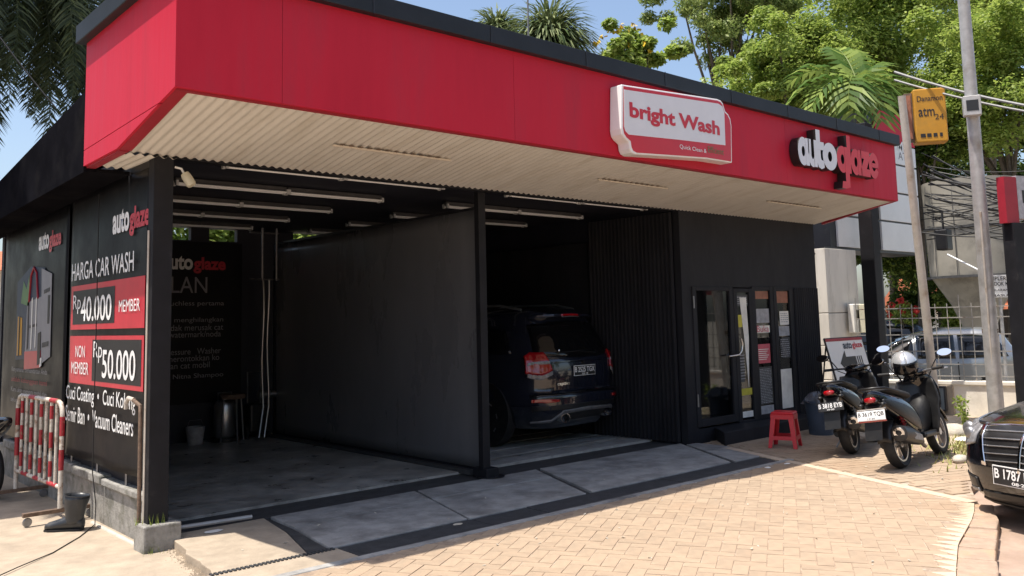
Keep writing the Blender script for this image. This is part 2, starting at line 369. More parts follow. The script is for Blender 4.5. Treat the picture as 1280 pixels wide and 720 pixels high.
# parking apron beyond the pale strip
PARK = [(8.88, 5.62), (7.95, 3.10), (8.6, 3.40), (10, 3.66), (11.0, 4.0), (11.0, 5.6), (12.6, 6.97), (9.37, 6.97), (9.25, 6.45)]
park = sheet('parking_bed', PARK, -.009, .4, 'mortar')
st = G(); bx = Vector((.93, -.37, 0)); by = Vector((.37, .93, 0))
for i in range(-30, 60):
    for j in range(-30, 60):
        c = Vector((9, 5, 0)) + bx*((i+.5*(j % 2))*.21) + by*(j*PW)
        if inside((c.x, c.y), PARK) and inside(((c+bx*.1).x, (c+bx*.1).y), PARK) and inside(((c-bx*.1).x, (c-bx*.1).y), PARK):
            st.add(base.v, base.f, 0, Matrix.Translation((c.x, c.y, random.uniform(-.002, .001))) @ Euler((0, 0, math.atan2(bx.y, bx.x)+random.uniform(-.01, .01))).to_matrix().to_4x4())
struct(st.build('paver', 'paver', park), 'stuff')
g = G(); g.prism([(9.16, 6.50, -.2), (7.86, 3.14, -.2), (7.96, 3.10, -.2), (9.26, 6.46, -.2)], (0, 0, .2015)); struct(g.build('pale_strip', 'mortar_light'))
# kerb blocks along the curved edge, with the wedges of mortar between pavers and kerb
kerb = thing('kerb', 'curved row of worn concrete kerb blocks beside the brick yard', 'kerb', (6.44, 2.5, 0))
def along(P, t):
    i = min(int(t), len(P)-2); a, b = Vector((*P[i], 0)), Vector((*P[i+1], 0)); return a.lerp(b, t-i)
L = 0; t = 0; tt = [0]
while t < 8:
    t2 = t
    while (along(KI, t2)-along(KI, t)).length < .30 and t2 < 8.5: t2 += .02
    tt.append(t2); t = t2
for a, b in zip(tt[:-1], tt[1:]):
    g = G(); dz = random.uniform(-.012, .006); gap = (b-a)*.02; sh = random.uniform(-.012, .012)
    p = [along(KI, a+gap), along(KI, b-gap*random.uniform(1, 4)), along(KO, b-gap), along(KO, a+gap)]
    off = (p[3]-p[0]).normalized()*sh; p[2] = p[2]+off; p[3] = p[3]+off*random.uniform(-1, 1)
    g.prism([(q.x, q.y, -.2) for q in p], (0, 0, .2+dz)); g.build('kerb_block', 'kerb', kerb, world=True, bevel=.012)
g = G(); g.prism([(p[0], p[1]-.01, -.22) for p in KI] + [(p[0]-.01, p[1]+.02, -.22) for p in KO[::-1]], (0, 0, .195)); struct(g.build('kerb_bed', 'mortar'))
mw = G(); step = 0; tq = .1
while tq < 5:
    a, b = along(KI, tq), along(KI, min(tq+.16, 8.9)); d = (b-a).normalized(); nrm = Vector((d.y, -d.x, 0)); nrm = nrm if nrm.y > 0 else -nrm
    tip = a.lerp(b, random.uniform(.1, .5)) + nrm*random.uniform(.10, .19)
    mw.prism([(a.x, a.y, -.02), (b.x, b.y, -.02), (tip.x, tip.y, -.02)] if d.cross(nrm).z > 0 else [(b.x, b.y, -.02), (a.x, a.y, -.02), (tip.x, tip.y, -.02)], (0, 0, .0215)); tq += .165
mw.build('mortar_wedge', 'mortar_light', yard)
# dirt verge, left pavement
def rough(name, poly, z, m, amp, n=60):
    xs = [p[0] for p in poly]; ys = [p[1] for p in poly]; bm = bmesh.new()
    f = bm.faces.new([bm.verts.new((x, y, z)) for x, y in poly]); bmesh.ops.triangulate(bm, faces=bm.faces)
    for k in range(6):
        bmesh.ops.subdivide_edges(bm, edges=[e for e in bm.edges if e.calc_length() > .35], cuts=1, use_grid_fill=False)
        bmesh.ops.triangulate(bm, faces=bm.faces)
    be = {v for e in bm.edges if e.is_boundary for v in e.verts}
    for v in bm.verts:
        if v not in be: v.co.z += random.uniform(-.2, 1)*amp
    me = bpy.data.meshes.new(name); bm.to_mesh(me); bm.free(); me.materials.append(MATS[m])
    me.polygons.foreach_set('use_smooth', [True]*len(me.polygons))
    o = bpy.data.objects.new(name, me); COL.objects.link(o); return struct(o)
rough('dirt_verge', [(11.0, 4.0), (12, 4.25), (14.6, 4.75), (14.0, 7.6), (13.2, 10.5), (20, 14), (12.6, 22), (12.6, 6.97), (11.0, 5.6)], -.004, 'dirt', .05)
sheet('soil', [(11.0, 4.0), (12, 4.05), (14.9, 4.6), (14.3, 7.6), (13.5, 10.5), (20, 14), (12.6, 22), (12.6, 6.97), (11.0, 5.6)], -.03, .4, 'dirt')
sheet('left_pavement', [(-1, 7.62), (2.62, 5.62), (2.62, 6.9), (2.9, 7.0), (2.9, 22), (-6, 22), (-6, 8)], -.065, .3, 'concrete_left')
sheet('left_yard', [(-12, 5.40), (-4, 5.40), (.6, 5.40), (2.44, 5.40), (2.44, 5.70), (-1, 7.60), (-12, 8.2)], -.06, .3, 'kerb')
g = G(); g.prism([(-1.05, 7.60, -.3), (2.45, 5.68, -.3), (2.47, 5.74, -.3), (-1.0, 7.69, -.3)], (0, 0, .245)); struct(g.build('pavement_edge', 'concrete_block', bevel=.01))
# apron slabs in front of the bays
apron = struct(G().prism([(2.66, 5.84, -.12), (8.95, 5.84, -.12), (9.32, 6.55, -.12), (9.32, 7.0, -.12), (9.15, 7.14, -.12), (2.78, 7.14, -.12)], (0, 0, .10)).build('apron', 'concrete_dark'))
def slab(poly, z, m, name='slab', p=apron, bev=.006):
    g = G(); g.prism([(x, y, z-.09) for x, y in poly], (0, 0, .09)); return g.build(name, m, p, bevel=bev)
_l = [(2.44+.20*(i/14)+random.uniform(-.022, .022), 5.82+1.31*(i/14)) for i in range(15)]
slab([(3.14, 5.82), (3.33, 6.5), (3.44, 7.13)] + _l[::-1], .001, 'concrete_left')
g = G()
for i in range(420):
    f = random.random(); w = abs(random.gauss(0, .05)); x = 2.43+.20*f-w+.01; y = 5.75+1.2*f; r_ = random.uniform(.004, .018)*(1-min(.7, w*6)); z = -.065
    g.add([(x-r_, y-r_, z), (x+r_, y-r_*.6, z), (x+r_*.4, y+r_, z), (x-r_*.2, y, z+r_*1.3)], [(0, 1, 3), (1, 2, 3), (2, 0, 3)])
struct(g.build('grit', 'concrete_left'), 'stuff')
slab([(3.33, 5.82), (4.60, 5.82), (4.87, 6.70), (3.46, 6.62)], .002, 'concrete_apron')
slab([(3.462, 6.628), (4.872, 6.708), (5.00, 7.13), (3.50, 7.13)], .003, 'concrete_apron')
slab([(4.63, 5.82), (6.02, 5.82), (6.39, 6.66), (4.90, 6.71)], 0, 'concrete_apron')
slab([(4.902, 6.718), (6.394, 6.668), (6.60, 7.13), (5.03, 7.13)], .002, 'concrete_apron')
slab([(6.10, 5.82), (8.33, 5.82), (9.13, 7.13), (6.66, 7.13)], .004, 'concrete_apron')
slab([(8.42, 5.82), (8.93, 5.82), (9.31, 6.56), (9.31, 6.98), (9.17, 7.10)], .001, 'concrete_apron')
slab([(3.15, 5.82), (3.32, 5.82), (3.45, 6.75), (3.42, 7.05), (3.345, 6.5)], -.006, 'concrete_dark', 'patch')
slab([(6.04, 5.82), (6.08, 5.82), (6.64, 7.13), (6.61, 7.13)], -.010, 'concrete_dark', 'patch')
# drain: channel kerb, cast covers, comb of slots at the sunny end
struct(G().box(2.38, 5.40, -.3, 9.0, 5.84, -.035).build('drain', 'concrete_dark'))
g = G(); g.box(2.38, 5.395, -.2, 8.93, 5.475, .003); struct(g.build('drain_kerb', 'concrete_apron', bevel=.008))
drain = thing('drain_cover', 'long row of dark iron covers over the drain along the apron', 'drain', (5.6, 5.66, 0))
x = 2.40; k = 0
while x < 8.80:
    w = [.98, 1.25, .62, 1.2, .62, 1.3, 1.2][k % 7]; x2 = min(x+w, 8.88)
    g = G(); g.box(x, 5.49, -.034, x2-.012, 5.805, -.006+random.uniform(-.003, .003)); g.build('cover_plate', 'drain_iron' if k else 'concrete_left', drain, world=True, bevel=.004)
    x = x2; k += 1
g = G()
for i in range(30): g.box(2.42+i*.031, 5.765, -.02, 2.437+i*.031, 5.815, .006)
g.build('grate_tooth', 'drain_iron', drain, world=True)
# bay floors, channel of the gate, floor bands
sheet('bay_floor', [(2.62, 7.60), (9.14, 7.60), (9.14, 12.6), (2.62, 12.6)], .012, .3, 'concrete_wet')
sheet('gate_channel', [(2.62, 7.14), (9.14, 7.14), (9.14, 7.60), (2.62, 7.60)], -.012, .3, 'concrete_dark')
for i in range(5):
    g = G(); g.box(6.2, 7.62+i*.42, .0, 9.05, 7.90+i*.42, .018); struct(g.build('floor_band', 'concrete_apron'))
g = G(); g.tube([(2.66, 7.13, .045), (3.33, 7.13, .03)], .017, 8); tag(g.build('floor_pipe', 'galv', smooth=40), 'pale pipe lying along the left bay threshold in the sun', 'pipe')

# ================================================================== BUILDING
B = thing('car_wash', 'black car wash building with a red fascia and two open bays', 'building', (7.3, 7, 0))
YF, ZF, YK, ZK = 5.69, 3.215, 7.0, 3.005
XL, XR = 2.10, 12.58
seams = [XL+.02, 2.87, 5.12, 7.37, 9.62, 11.87, XR]
for a, b in zip(seams[:-1], seams[1:]):
    g = G(); g.box(a+.0015, YF, ZF, b-.0015, YF+.03, 4.03); g.build('red_panel', 'red_panel', B, world=True)
g = G(); g.box(XL+.05, YF+.025, ZF+.02, XR-.05, YF+.06, 4.02); g.build('fascia_backing', 'print_darkred', B, world=True)
endp = [(YF, ZF), (6.86, 2.99), (7.71, 2.98), (7.71, 4.03), (YF, 4.03)]
endu = [(YF, ZF+.002), (5.98, 3.165), (7.71, 3.115), (7.71, 4.03), (YF, 4.03)]
endl = [(5.99, 3.158), (6.86, 2.99), (7.71, 2.98), (7.71, 3.108)]
for pl, nm in ((endu, 'red_panel'), (endl, 'red_panel')):
    g = G(); g.prism([(XL, y, z) for y, z in pl], (.022, 0, 0)); g.build(nm, 'red_panel', B, world=True, fixn=True)
g = G(); g.prism([(XR, y, z) for y, z in [(YF, ZF), (6.9, 2.99), (6.9, 4.03), (YF, 4.03)]], (.02, 0, 0)); g.build('red_panel', 'red_panel', B, world=True, fixn=True)
# red lip round the soffit
g = G()
g.box(XL+.02, YF+.03, ZF-.012, XR, YF+.075, ZF+.004)
for (x0, x1) in ((XL+.022, XL+.11), (XR-.05, XR)):
    g.prism([(x0, YF+.05, ZF-.008), (x0, 6.87, 2.982), (x0, 6.87, 3.002), (x0, YF+.05, ZF+.012)], (x1-x0, 0, 0))
g.prism([(XL+.022, 6.87, 2.975), (XL+.022, 7.70, 2.965), (XL+.022, 7.70, 2.985), (XL+.022, 6.87, 2.995)], (.07, 0, 0))
g.build('soffit_lip', 'print_darkred', B, world=True, fixn=True)
# corrugated soffit, sloping down from the fascia to the bays
def corr(u, v):
    x = XL+.11 + u*(XR-.05-XL-.11); y = YF+.075 + v*(YK-YF-.075); return (x, y, ZF + (ZK-ZF)*v + .008*math.sin(x*2*PI/.076) - .004)
g = G(); g.grid(corr, 1120, 3); g.build('soffit_sheet', 'soffit', B, world=True, smooth=180)
g = G(); g.grid(lambda u, v: (XL+.09+u*.42, 6.98+v*.70, 2.985+.010*math.sin((XL+u*.42)*2*PI/.076)), 50, 2); g.build('soffit_sheet', 'soffit', B, world=True, smooth=180)
# slim louvred vents in the soffit
for x0, x1 in ((3.64, 4.86), (6.86, 8.04), (10.13, 11.5)):
    g = G(); vv = .47; y = YF+vv*(YK-YF); z = ZF+(ZK-ZF)*vv-.012
    v = g.box(x0, y-.012, z-.012, x1, y+.012, z+.004).build('vent_frame', 'soffit_trim', B, world=True, bevel=.003)
    g = G(); g.box(x0+.03, y+.014, z-.006, x1-.03, y+.020, z+.004); g.build('vent_slot', 'rust', v, world=True)
    g = G(); [g.box(x0+.05+i*.09, y-.045, z+.001, x0+.085+i*.09, y-.012, z+.006) for i in range(int((x1-x0-.1)/.09))]; struct(g.build('vent_slot', 'rust', v, world=True), 'stuff')
# roof, cap and the dark side awning
g = G(); g.box(XL-.07, 5.62, 4.03, XR+.06, 5.78, 4.185); g.box(XL-.07, 5.78, 4.03, XL+.12, 7.78, 4.185); g.box(XR-.1, 5.78, 4.03, XR+.06, 7.0, 4.185)
g.build('roof_cap', 'black_trim', B, world=True, bevel=.006)
for x in [2.4+1.2*i for i in range(9)]: G().box(x, 5.615, 4.028, x+.012, 5.62, 4.187).build('cap_joint', 'black_frame', B, world=True)
g = G(); g.box(XL+.1, 5.75, 4.02, XR-.1, 7.75, 4.06); g.prism([(XL+.35, 7.7, 3.7), (XL+.35, 12.8, 3.2), (XL+.35, 12.8, 3.14), (XL+.35, 7.7, 3.64)], (XR-XL-.4, 0, 0)); g.build('roof', 'black_trim', B, world=True, fixn=True)
g = G(); g.prism([(XL, y, z) for y, z in [(7.71, 2.93), (7.71, 3.62), (12.9, 3.06), (12.9, 2.80)]], (.03, 0, 0))
g.prism([(XL+.03, y, z) for y, z in [(7.71, 2.94), (12.9, 2.81), (12.9, 2.84), (7.71, 2.97)]], (.36, 0, 0)); g.build('side_awning', 'black_wall', B, world=True, fixn=True)
# walls
g = G(); g.box(2.5, 12.5, -.1, 12.5, 12.62, 2.885); g.build('back_wall', 'navy_dark', B, world=True)
for x, x2 in ((2.5, 4.40), (4.88, 5.15), (5.58, 6.5), (7.0, 9.2)): G().box(x, 12.5, 2.885, x2, 12.6, 3.08).build('wall_post', 'navy_dark', B, world=True)
g = G(); g.box(2.5, 7.02, 3.07, 12.5, 12.6, 3.13); g.build('ceiling', 'navy_dark', B, world=True)
g = G(); g.box(2.5, 7.03, 2.99, 9.2, 7.13, 3.12); g.build('lintel', 'black_frame', B, world=True)
g = G(); g.box(9.18, 7.1, -.05, 9.30, 12.5, 3.07); g.build('bay_wall', 'navy_dark', B, world=True)
# office front
g = G(); g.box(9.13, 7.0, -.1, 9.37, 7.10, 3.05); g.box(9.37, 7.0, 2.00, 11.78, 7.10, 3.05); g.box(11.78, 7.0, -.1, 12.5, 7.10, 3.05); g.box(12.38, 7.1, -.1, 12.5, 12.5, 3.05)
g.build('office_wall', 'office_black', B, world=True)
g = G(); g.prism([(9.70, 7.0, -.1), (9.34, 6.60, -.1), (11.78, 6.60, -.1), (11.78, 7.0, -.1)], (0, 0, .26)); g.build('plinth', 'office_black', B, world=True, bevel=.01)
g = G(); g.box(9.37, 7.01, -.1, 11.78, 7.09, .165); g.build('sill_wall', 'office_black', B, world=True)
panes = [(9.37, 10.20, .24, 1.975, 'door'), (10.29, 10.67, .14, 1.955, 'window'), (10.74, 11.20, .18, 1.985, 'window'), (11.29, 11.72, .20, 1.985, 'window')]
for x0, x1, z0, z1, nm in panes:
    d = G(); f = .045
    for a in ((x0-.04, z0-.05, x0+f, z1+.03), (x1-f, z0-.05, x1+.04, z1+.03), (x0+f, z0-.05, x1-f, z0+f), (x0+f, z1-f+.02, x1-f, z1+.03)): d.box(a[0], 6.985, a[1], a[2], 7.05, a[3])
    w = d.build(nm, 'office_black', B, world=True, bevel=.004)
    G().box(x0+f, 7.012, z0+f, x1-f, 7.020, z1-f+.02).build('pane', 'window_glass', w, world=True)
    if nm == 'door':
        g = G(); xh = x1-.03; pts = [(xh-.16, 6.93, 1.07), (xh+.06, 6.93, 1.08), (xh+.13, 6.93, 1.13), (xh+.16, 6.93, 1.22), (xh+.12, 6.93, 1.30)]
        g.tube(pts, .012, 8); g.tube([(xh+.0, 6.99, 1.075), (xh, 6.93, 1.075)], .012, 8); g.build('handle', 'chrome', w, world=True, smooth=60)
        for z in (.45, 1.72): G().box(x0-.035, 6.975, z, x0-.015, 6.985, z+.16).build('hinge', 'dull_steel', w, world=True)
def reflection_poster(x0, x1, z0, z1, m, y=7.0075, name='reflection_poster'): return G().box(x0, y, z0, x1, y+.004, z1).build(name, m, B, world=True)  # flat papers on the panes, partly standing in for street reflections in the glass
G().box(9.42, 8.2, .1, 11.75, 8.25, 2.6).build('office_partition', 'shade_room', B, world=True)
reflection_poster(10.36, 10.62, 1.74, 1.90, 'poster_dark'); reflection_poster(10.34, 10.46, 1.45, 1.62, 'poster_yellow'); reflection_poster(10.34, 10.62, .52, .61, 'poster_yellow'); reflection_poster(10.34, 10.62, .22, .30, 'poster_white')
reflection_poster(10.34, 10.46, .70, 1.1, 'poster_dark', 7.009)
G().prism([(10.42, 7.006, 1.86), (10.58, 7.006, 1.86), (10.60, 7.006, 1.3), (10.545, 7.006, .62), (10.49, 7.006, 1.3)], (0, .003, 0)).build('reflection_poster', 'poster_white', B, world=True, fixn=True)
reflection_poster(10.80, 11.14, 1.84, 1.95, 'poster_rust'); reflection_poster(10.80, 11.14, 1.50, 1.70, 'poster_grey'); reflection_poster(10.80, 11.14, 1.36, 1.46, 'poster_white'); reflection_poster(10.80, 11.12, .93, 1.20, 'poster_pink'); reflection_poster(10.82, 11.14, .36, .88, 'poster_dark'); reflection_poster(10.80, 11.14, .22, .34, 'poster_grey')
reflection_poster(11.35, 11.66, 1.78, 1.95, 'poster_rust'); reflection_poster(11.42, 11.66, 1.46, 1.66, 'poster_white'); reflection_poster(11.38, 11.66, 1.30, 1.44, 'poster_grey'); reflection_poster(11.44, 11.66, .98, 1.28, 'poster_dark'); reflection_poster(11.36, 11.66, .26, .82, 'poster_white')
_g = G()
for (x0, x1, z0, z1, dz, y) in [(10.83, 11.12, .38, .86, .022, 7.0062), (10.82, 11.12, 1.52, 1.68, .03, 7.0062), (11.40, 11.64, 1.0, 1.26, .03, 7.0062), (11.44, 11.64, 1.48, 1.64, .03, 7.0062), (11.40, 11.64, 1.32, 1.42, .025, 7.0062), (10.36, 10.61, 1.76, 1.88, .03, 7.0062)]:
    z = z1-.01
    while z > z0:
        x = x0
        while x < x1-.02: w = random.uniform(.015, .06); _g.box(x, y, z-dz*.4, min(x+w, x1), y+.0008, z); x += w+.012
        z -= dz
struct(_g.build('print_line', 'poster_grey', B, world=True), 'stuff')
lettering('Buka', 'poster_pink', B, (10.81, 7.0070, 1.37), (1, 0, 0), (0, 0, 1), .30, .09, .003, name='lettering')
for i in range(6): G().box(10.82, 7.0062, 1.12-i*.028, 11.08-.03*(i % 3), 7.0070, 1.13-i*.028).build('print_line', 'poster_white', B, world=True)
for i in range(9): G().box(10.35, 7.0078, .74+i*.04, 10.47, 7.0085, .75+i*.04).build('print_line', 'poster_grey', B, world=True)
# pleated end of the office wall and the folded shutter beside the office
def pleat(name, p0, p1, z0, z1, n, amp, m):
    p0 = Vector(p0); p1 = Vector(p1); d = p1-p0; nn = Vector((-d.y, d.x, 0)).normalized(); g = G(); pts = []
    for i in range(n*4+1):
        q = p0 + d*(i/(n*4)); pts.append(q + nn*amp*[0, 1, 1, 0][i % 4])
    vs = [(p.x, p.y, z) for z in (z0, z1) for p in pts]; k = len(pts)
    g.add(vs, [(i, i+1, k+i+1, k+i) for i in range(k-1)]); return g.build(name, m, B, world=True, solid=.004)
pleat('shutter_slat', (11.82, 6.995, 0), (12.5, 6.995, 0), -.05, 2.0, 12, -.022, 'office_black')
pleat('folding_gate', (9.13, 7.12, 0), (9.05, 8.55, 0), .02, 2.98, 22, .035, 'office_black')
G().box(9.08, 8.62, .02, 9.13, 12.4, 2.7).build('inner_screen', 'office_black', B, world=True)
# columns
g = G(); g.box(2.43, 7.0, .13, 2.585, 7.12, 3.02); g.build('column', 'post_black', B, world=True, bevel=.004)
g = G(); g.box(2.38, 6.93, -.2, 2.665, 7.16, .135); g.build('column_footing', 'concrete_block', B, world=True, bevel=.012)
g = G(); g.box(5.872, 7.14, .0, 5.968, 7.215, 3.02); g.build('column', 'post_black', B, world=True, bevel=.004)
g = G(); g.box(5.86, 7.08, 0, 6.03, 7.30, .10); g.build('column_base', 'post_black', B, world=True, bevel=.006)
g = G(); g.lathe([(.001, .004), (.15, .004), (.15, .012), (.001, .012)], 20, 0, Matrix.Translation((5.98, 7.16, 0))); g.build('base_plate', 'black_frame', B, world=True)
# grey sheet partition between the bays
g = G(); g.grid(lambda u, v: (5.985+.012*math.sin(u*9+v*2)*math.sin(v*PI), 7.225+u*4.88, .075+v*2.755), 40, 20)
pt = g.build('partition', 'partition', B, world=True, smooth=180, solid=.012)
for y in (7.23, 12.10): G().box(5.975, y-.012, .0, 6.01, y+.012, 2.85).build('partition_rail', 'black_frame', pt, world=True)
G().box(5.972, 7.245, .02, 6.012, 12.1, .075).build('partition_rail', 'black_frame', pt, world=True)
G().box(5.972, 7.245, 2.83, 6.012, 12.1, 2.86).build('partition_rail', 'black_frame', pt, world=True)
g = G(); g.box(5.90, 7.4, .0, 5.972, 12.1, .05); g.build('partition_kerb', 'concrete_dark', B, world=True)
# left side: low concrete wall with ledge, banner frame
g = G(); g.box(2.49, 7.16, -.3, 2.62, 16, .27); g.build('low_wall', 'concrete_block', B, world=True, bevel=.006)
for y0, y1, z in ((7.18, 8.25, .33), (8.27, 9.15, .35), (9.17, 12, .36)):
    G().box(2.455, y0, .27, 2.60, y1, z).build('ledge', 'concrete_block', B, world=True, bevel=.012)
g = G(); g.tube([(2.44, 7.2, -.07), (2.44, 8.4, -.07)], .022, 8); g.build('skirting_pipe', 'galv_pale', B, world=True, smooth=50)
for y in (7.72, 8.5, 9.3): G().tube([(2.5, y, .33), (2.5, y, .44)], .012, 6).build('panel_pin', 'dull_steel', B, world=True)
G().box(2.55, 7.1, .30, 2.60, 12.5, 3.0).build('side_backing', 'navy_dark', B, world=True)
G().box(2.48, 9.36, .42, 2.55, 9.44, 2.98).build('side_post', 'black_frame', B, world=True)
G().box(2.47, 7.15, 2.93, 2.55, 12.5, 3.0).build('side_rail', 'black_frame', B, world=True)
# ================================================================== SIGNS ON THE FASCIA
def zoomp(x0, y0, s): return lambda x, y: (x0+x/s, y0+y/s)
sg = thing('shop_sign', 'white and red light box sign reading bright Wash on the red fascia', 'sign', (7.4, 5.69, 3.2))
q = zoomp(740, 90, 5.54); YS = 5.53
out = [(205, 84), (870, 186), (893, 196), (908, 215), (925, 272), (945, 292), (960, 322), (968, 370), (972, 630), (800, 603), (520, 584), (300, 570), (276, 556), (264, 530), (258, 486), (228, 458), (210, 430), (203, 390)]
op = [onY(*q(*p), YS) for p in out]
G().prism([(p.x, YS, p.z) for p in op], (0, .155, 0)).build('sign_box', 'sign_edge', sg, world=True, fixn=True, bevel=.012)
cx = sum(p.x for p in op)/len(op); cz = sum(p.z for p in op)/len(op)
G().prism([(cx+(p.x-cx)*.972, YS-.004, cz+(p.z-cz)*.945) for p in op], (0, .004, 0)).build('sign_face', 'red_sign', sg, world=True, fixn=True)
inn = [(218, 122), (870, 220), (900, 240), (912, 280), (920, 508), (600, 470), (252, 434), (228, 410), (220, 380)]
ip = [onY(*q(*p), YS) for p in inn]
G().prism([(p.x, YS-.008, p.z) for p in ip], (0, .004, 0)).build('sign_panel', 'sign_white', sg, world=True, fixn=True)
a, b = onY(*q(262, 322), YS-.01), onY(*q(884, 398), YS-.01); top = onY(*q(268, 208), YS-.01).z; desc = onY(*q(440, 378), YS-.01).z
lettering('bright Wash', 'red_sign', sg, (a.x, YS-.01, desc), (1, 0, 0), (0, 0, 1), b.x-a.x, top-desc, .001, .036)
a, b = onY(*q(610, 533), YS-.01), onY(*q(795, 555), YS-.01); top = onY(*q(612, 500), YS-.01).z
lettering('Quick Clean &', 'print_white', sg, (a.x, YS-.006, a.z), (1, 0, 0), (0, 0, 1), b.x-a.x, top-a.z, .001, .005)
a, b = onY(*q(806, 556), YS-.01), onY(*q(915, 570), YS-.01)
lettering('Efficient', 'print_green', sg, (a.x, YS-.006, a.z), (1, 0, 0), (0, 0, 1), b.x-a.x, .07, .001, 0)

lg = thing('letter_sign', 'raised autoglaze letters in white and red on the right of the fascia', 'sign', (10.7, 5.69, 3.4))
q = zoomp(980, 150, 6.547); YL = 5.56
zb = .5*(onY(*q(160, 368), YL).z + onY(*q(380, 405), YL).z); zt = .5*(onY(*q(160, 148), YL).z + onY(*q(380, 190), YL).z)
def ringpoly(g, cx, cy, rx, ry, ix, iy, d, a0=0, a1=2*PI, n=28, dx=0):
    o = []
    for k in range(n+1):
        a = a0+(a1-a0)*k/n; c, s_ = math.cos(a), math.sin(a); o.append([(cx+rx*c, cy+ry*s_, 0), (cx+dx+ix*c, cy+iy*s_, 0), (cx+dx+ix*c, cy+iy*s_, d), (cx+rx*c, cy+ry*s_, d)])
    g.loft(o, caps=(a1-a0) < 6.2)
def poly_(g, pts, d): g.prism([(x, y, 0) for x, y in pts], (0, 0, d))
def letter_shape(ch, g, D):
    E = .0012/.12*D
    if ch in 'agoq': ringpoly(g, .5 if ch == 'o' else .47, .5, .5 if ch == 'o' else .47, .52, .14, .19, D)
    if ch == 'a': poly_(g, [(.68, 0), (1.0, 0), (1.0, 1.0), (.68, 1.0)], D+E)
    if ch == 'g': poly_(g, [(.66, -.62), (1.0, -.55), (1.0, 1.0), (.66, 1.0)], D+E); poly_(g, [(.30, -.62), (.68, -.62), (.68, -.34), (.38, -.34)], D+2*E)
    if ch == 'u':
        ringpoly(g, .5, .45, .5, .47, .16, .17, D, PI, 2*PI, 16); poly_(g, [(0, .45), (.34, .45), (.34, 1), (0, 1)], D+E); poly_(g, [(.66, 0), (1, 0), (1, 1), (.66, 1)], D+2*E)
    if ch == 't': poly_(g, [(.14, .25), (.30, .02), (.62, -.04), (.95, .03), (.95, .30), (.66, .30), (.60, .40), (.60, 1.42), (.14, 1.42)], D); poly_(g, [(-.05, .68), (1.0, .68), (1.0, .98), (-.05, .98)], D+E)
    if ch == 'l': poly_(g, [(0, 0), (1, 0), (1, 1.48), (0, 1.48)], D)
    if ch == 'z': poly_(g, [(0, 0), (1.02, 0), (1.02, .30), (.62, .30), (1.0, .74), (1.0, 1.0), (0, 1.0), (0, .70), (.36, .70), (0, .28)], D+E)
    if ch == 'e': ringpoly(g, .5, .5, .5, .52, .2, .22, D, R(-8)+.25, 2*PI-.45, 26); poly_(g, [(.3, .42), (.96, .42), (.96, .60), (.3, .60)], D+E)
for ch, l, r_, ym, m, in [('a', 116, 206, 258, 'sign_white'), ('u', 200, 270, 275, 'sign_white'), ('t', 258, 330, 285, 'sign_white'), ('o', 318, 434, 297, 'sign_white'),
                          ('g', 434, 530, 320, 'red_plastic'), ('l', 520, 548, 330, 'red_plastic'), ('a', 548, 634, 345, 'red_plastic'), ('z', 630, 702, 360, 'red_plastic'), ('e', 696, 774, 370, 'red_plastic')]:
    x0, x1 = onY(*q(l, ym), YL).x, onY(*q(r_, ym), YL).x; g = G(); letter_shape(ch, g, .12)
    g.v = [(x0+v[0]*(x1-x0), YL+.12-v[2], zb+v[1]*(zt-zb)) for v in g.v]
    for k, f in enumerate(g.f): g.m[k] = 0 if all(g.v[i][1] < YL+.03 for i in f) else 1
    g.build('letter', [m, 'black_plastic'], lg, world=True, fixn=True)

# ================================================================== BANNERS
XB = 2.462
pb = thing('price_banner', 'black price banner with Rp 40.000 and Rp 50.000 on the left side wall', 'banner', (XB, 8.25, .42))
g = G(); g.grid(lambda u, v: (XB-.006*math.sin(u*7)*math.sin(v*PI)-.012*max(0, .25-v)*4*math.sin(u*11+1), 9.35-u*2.19, .44+v*2.49), 30, 30); g.build('sheet', 'banner_black', pb, world=True, smooth=180, solid=.004)
uy = Vector((0, 0, 1)); ux = Vector((0, -1, 0))
def onwall(parent, name, m, y0, y1, z0, z1, lift=.012):
    G().box(XB-lift-.003, y1, z0, XB-lift+.001, y0, z1).build(name, m, parent, world=True)
def say(parent, txt, m, y0, y1, z0, z1, bold=0, lift=.0215, name='lettering'): return lettering(txt, m, parent, (XB-lift, y0, z0), ux, uy, y0-y1, z1-z0, 0, bold, name)
logo(pb, (XB-.014, 8.06, 2.40), ux, uy, .92, .26, lift=0)
say(pb, 'HARGA CAR WASH', 'print_white', 9.25, 7.47, 2.10, 2.27, .004)
onwall(pb, 'price_field', 'banner_red', 9.27, 7.21, 1.63, 2.05); onwall(pb, 'price_box', 'print_black', 9.20, 7.95, 1.68, 2.00, .014)
say(pb, 'Rp', 'print_white', 9.18, 8.93, 1.78, 1.96); say(pb, '40.000', 'print_white', 8.92, 8.02, 1.705, 1.935, .012)
say(pb, 'MEMBER', 'print_white', 7.82, 7.30, 1.77, 1.87)
onwall(pb, 'price_field', 'banner_red', 9.27, 7.21, 1.125, 1.57); onwall(pb, 'price_box', 'print_black', 8.55, 7.26, 1.165, 1.535, .014)
say(pb, 'NON', 'print_white', 9.06, 8.76, 1.37, 1.48); say(pb, 'MEMBER', 'print_white', 9.18, 8.64, 1.215, 1.325)
say(pb, 'Rp', 'print_white', 8.50, 8.25, 1.33, 1.52); say(pb, '50.000', 'print_white', 8.24, 7.38, 1.20, 1.45, .012)
say(pb, 'Cuci Coating  \u2022  Cuci Kolong', 'print_white', 9.33, 7.36, .93, 1.10, .006)
say(pb, 'Semir Ban  \u2022  Vacuum Cleaners', 'print_white', 9.33, 7.40, .76, .91, .006)
gb = thing('service_banner', 'black banner with shopping bag picture behind the red white barrier', 'banner', (XB, 10.5, .4))
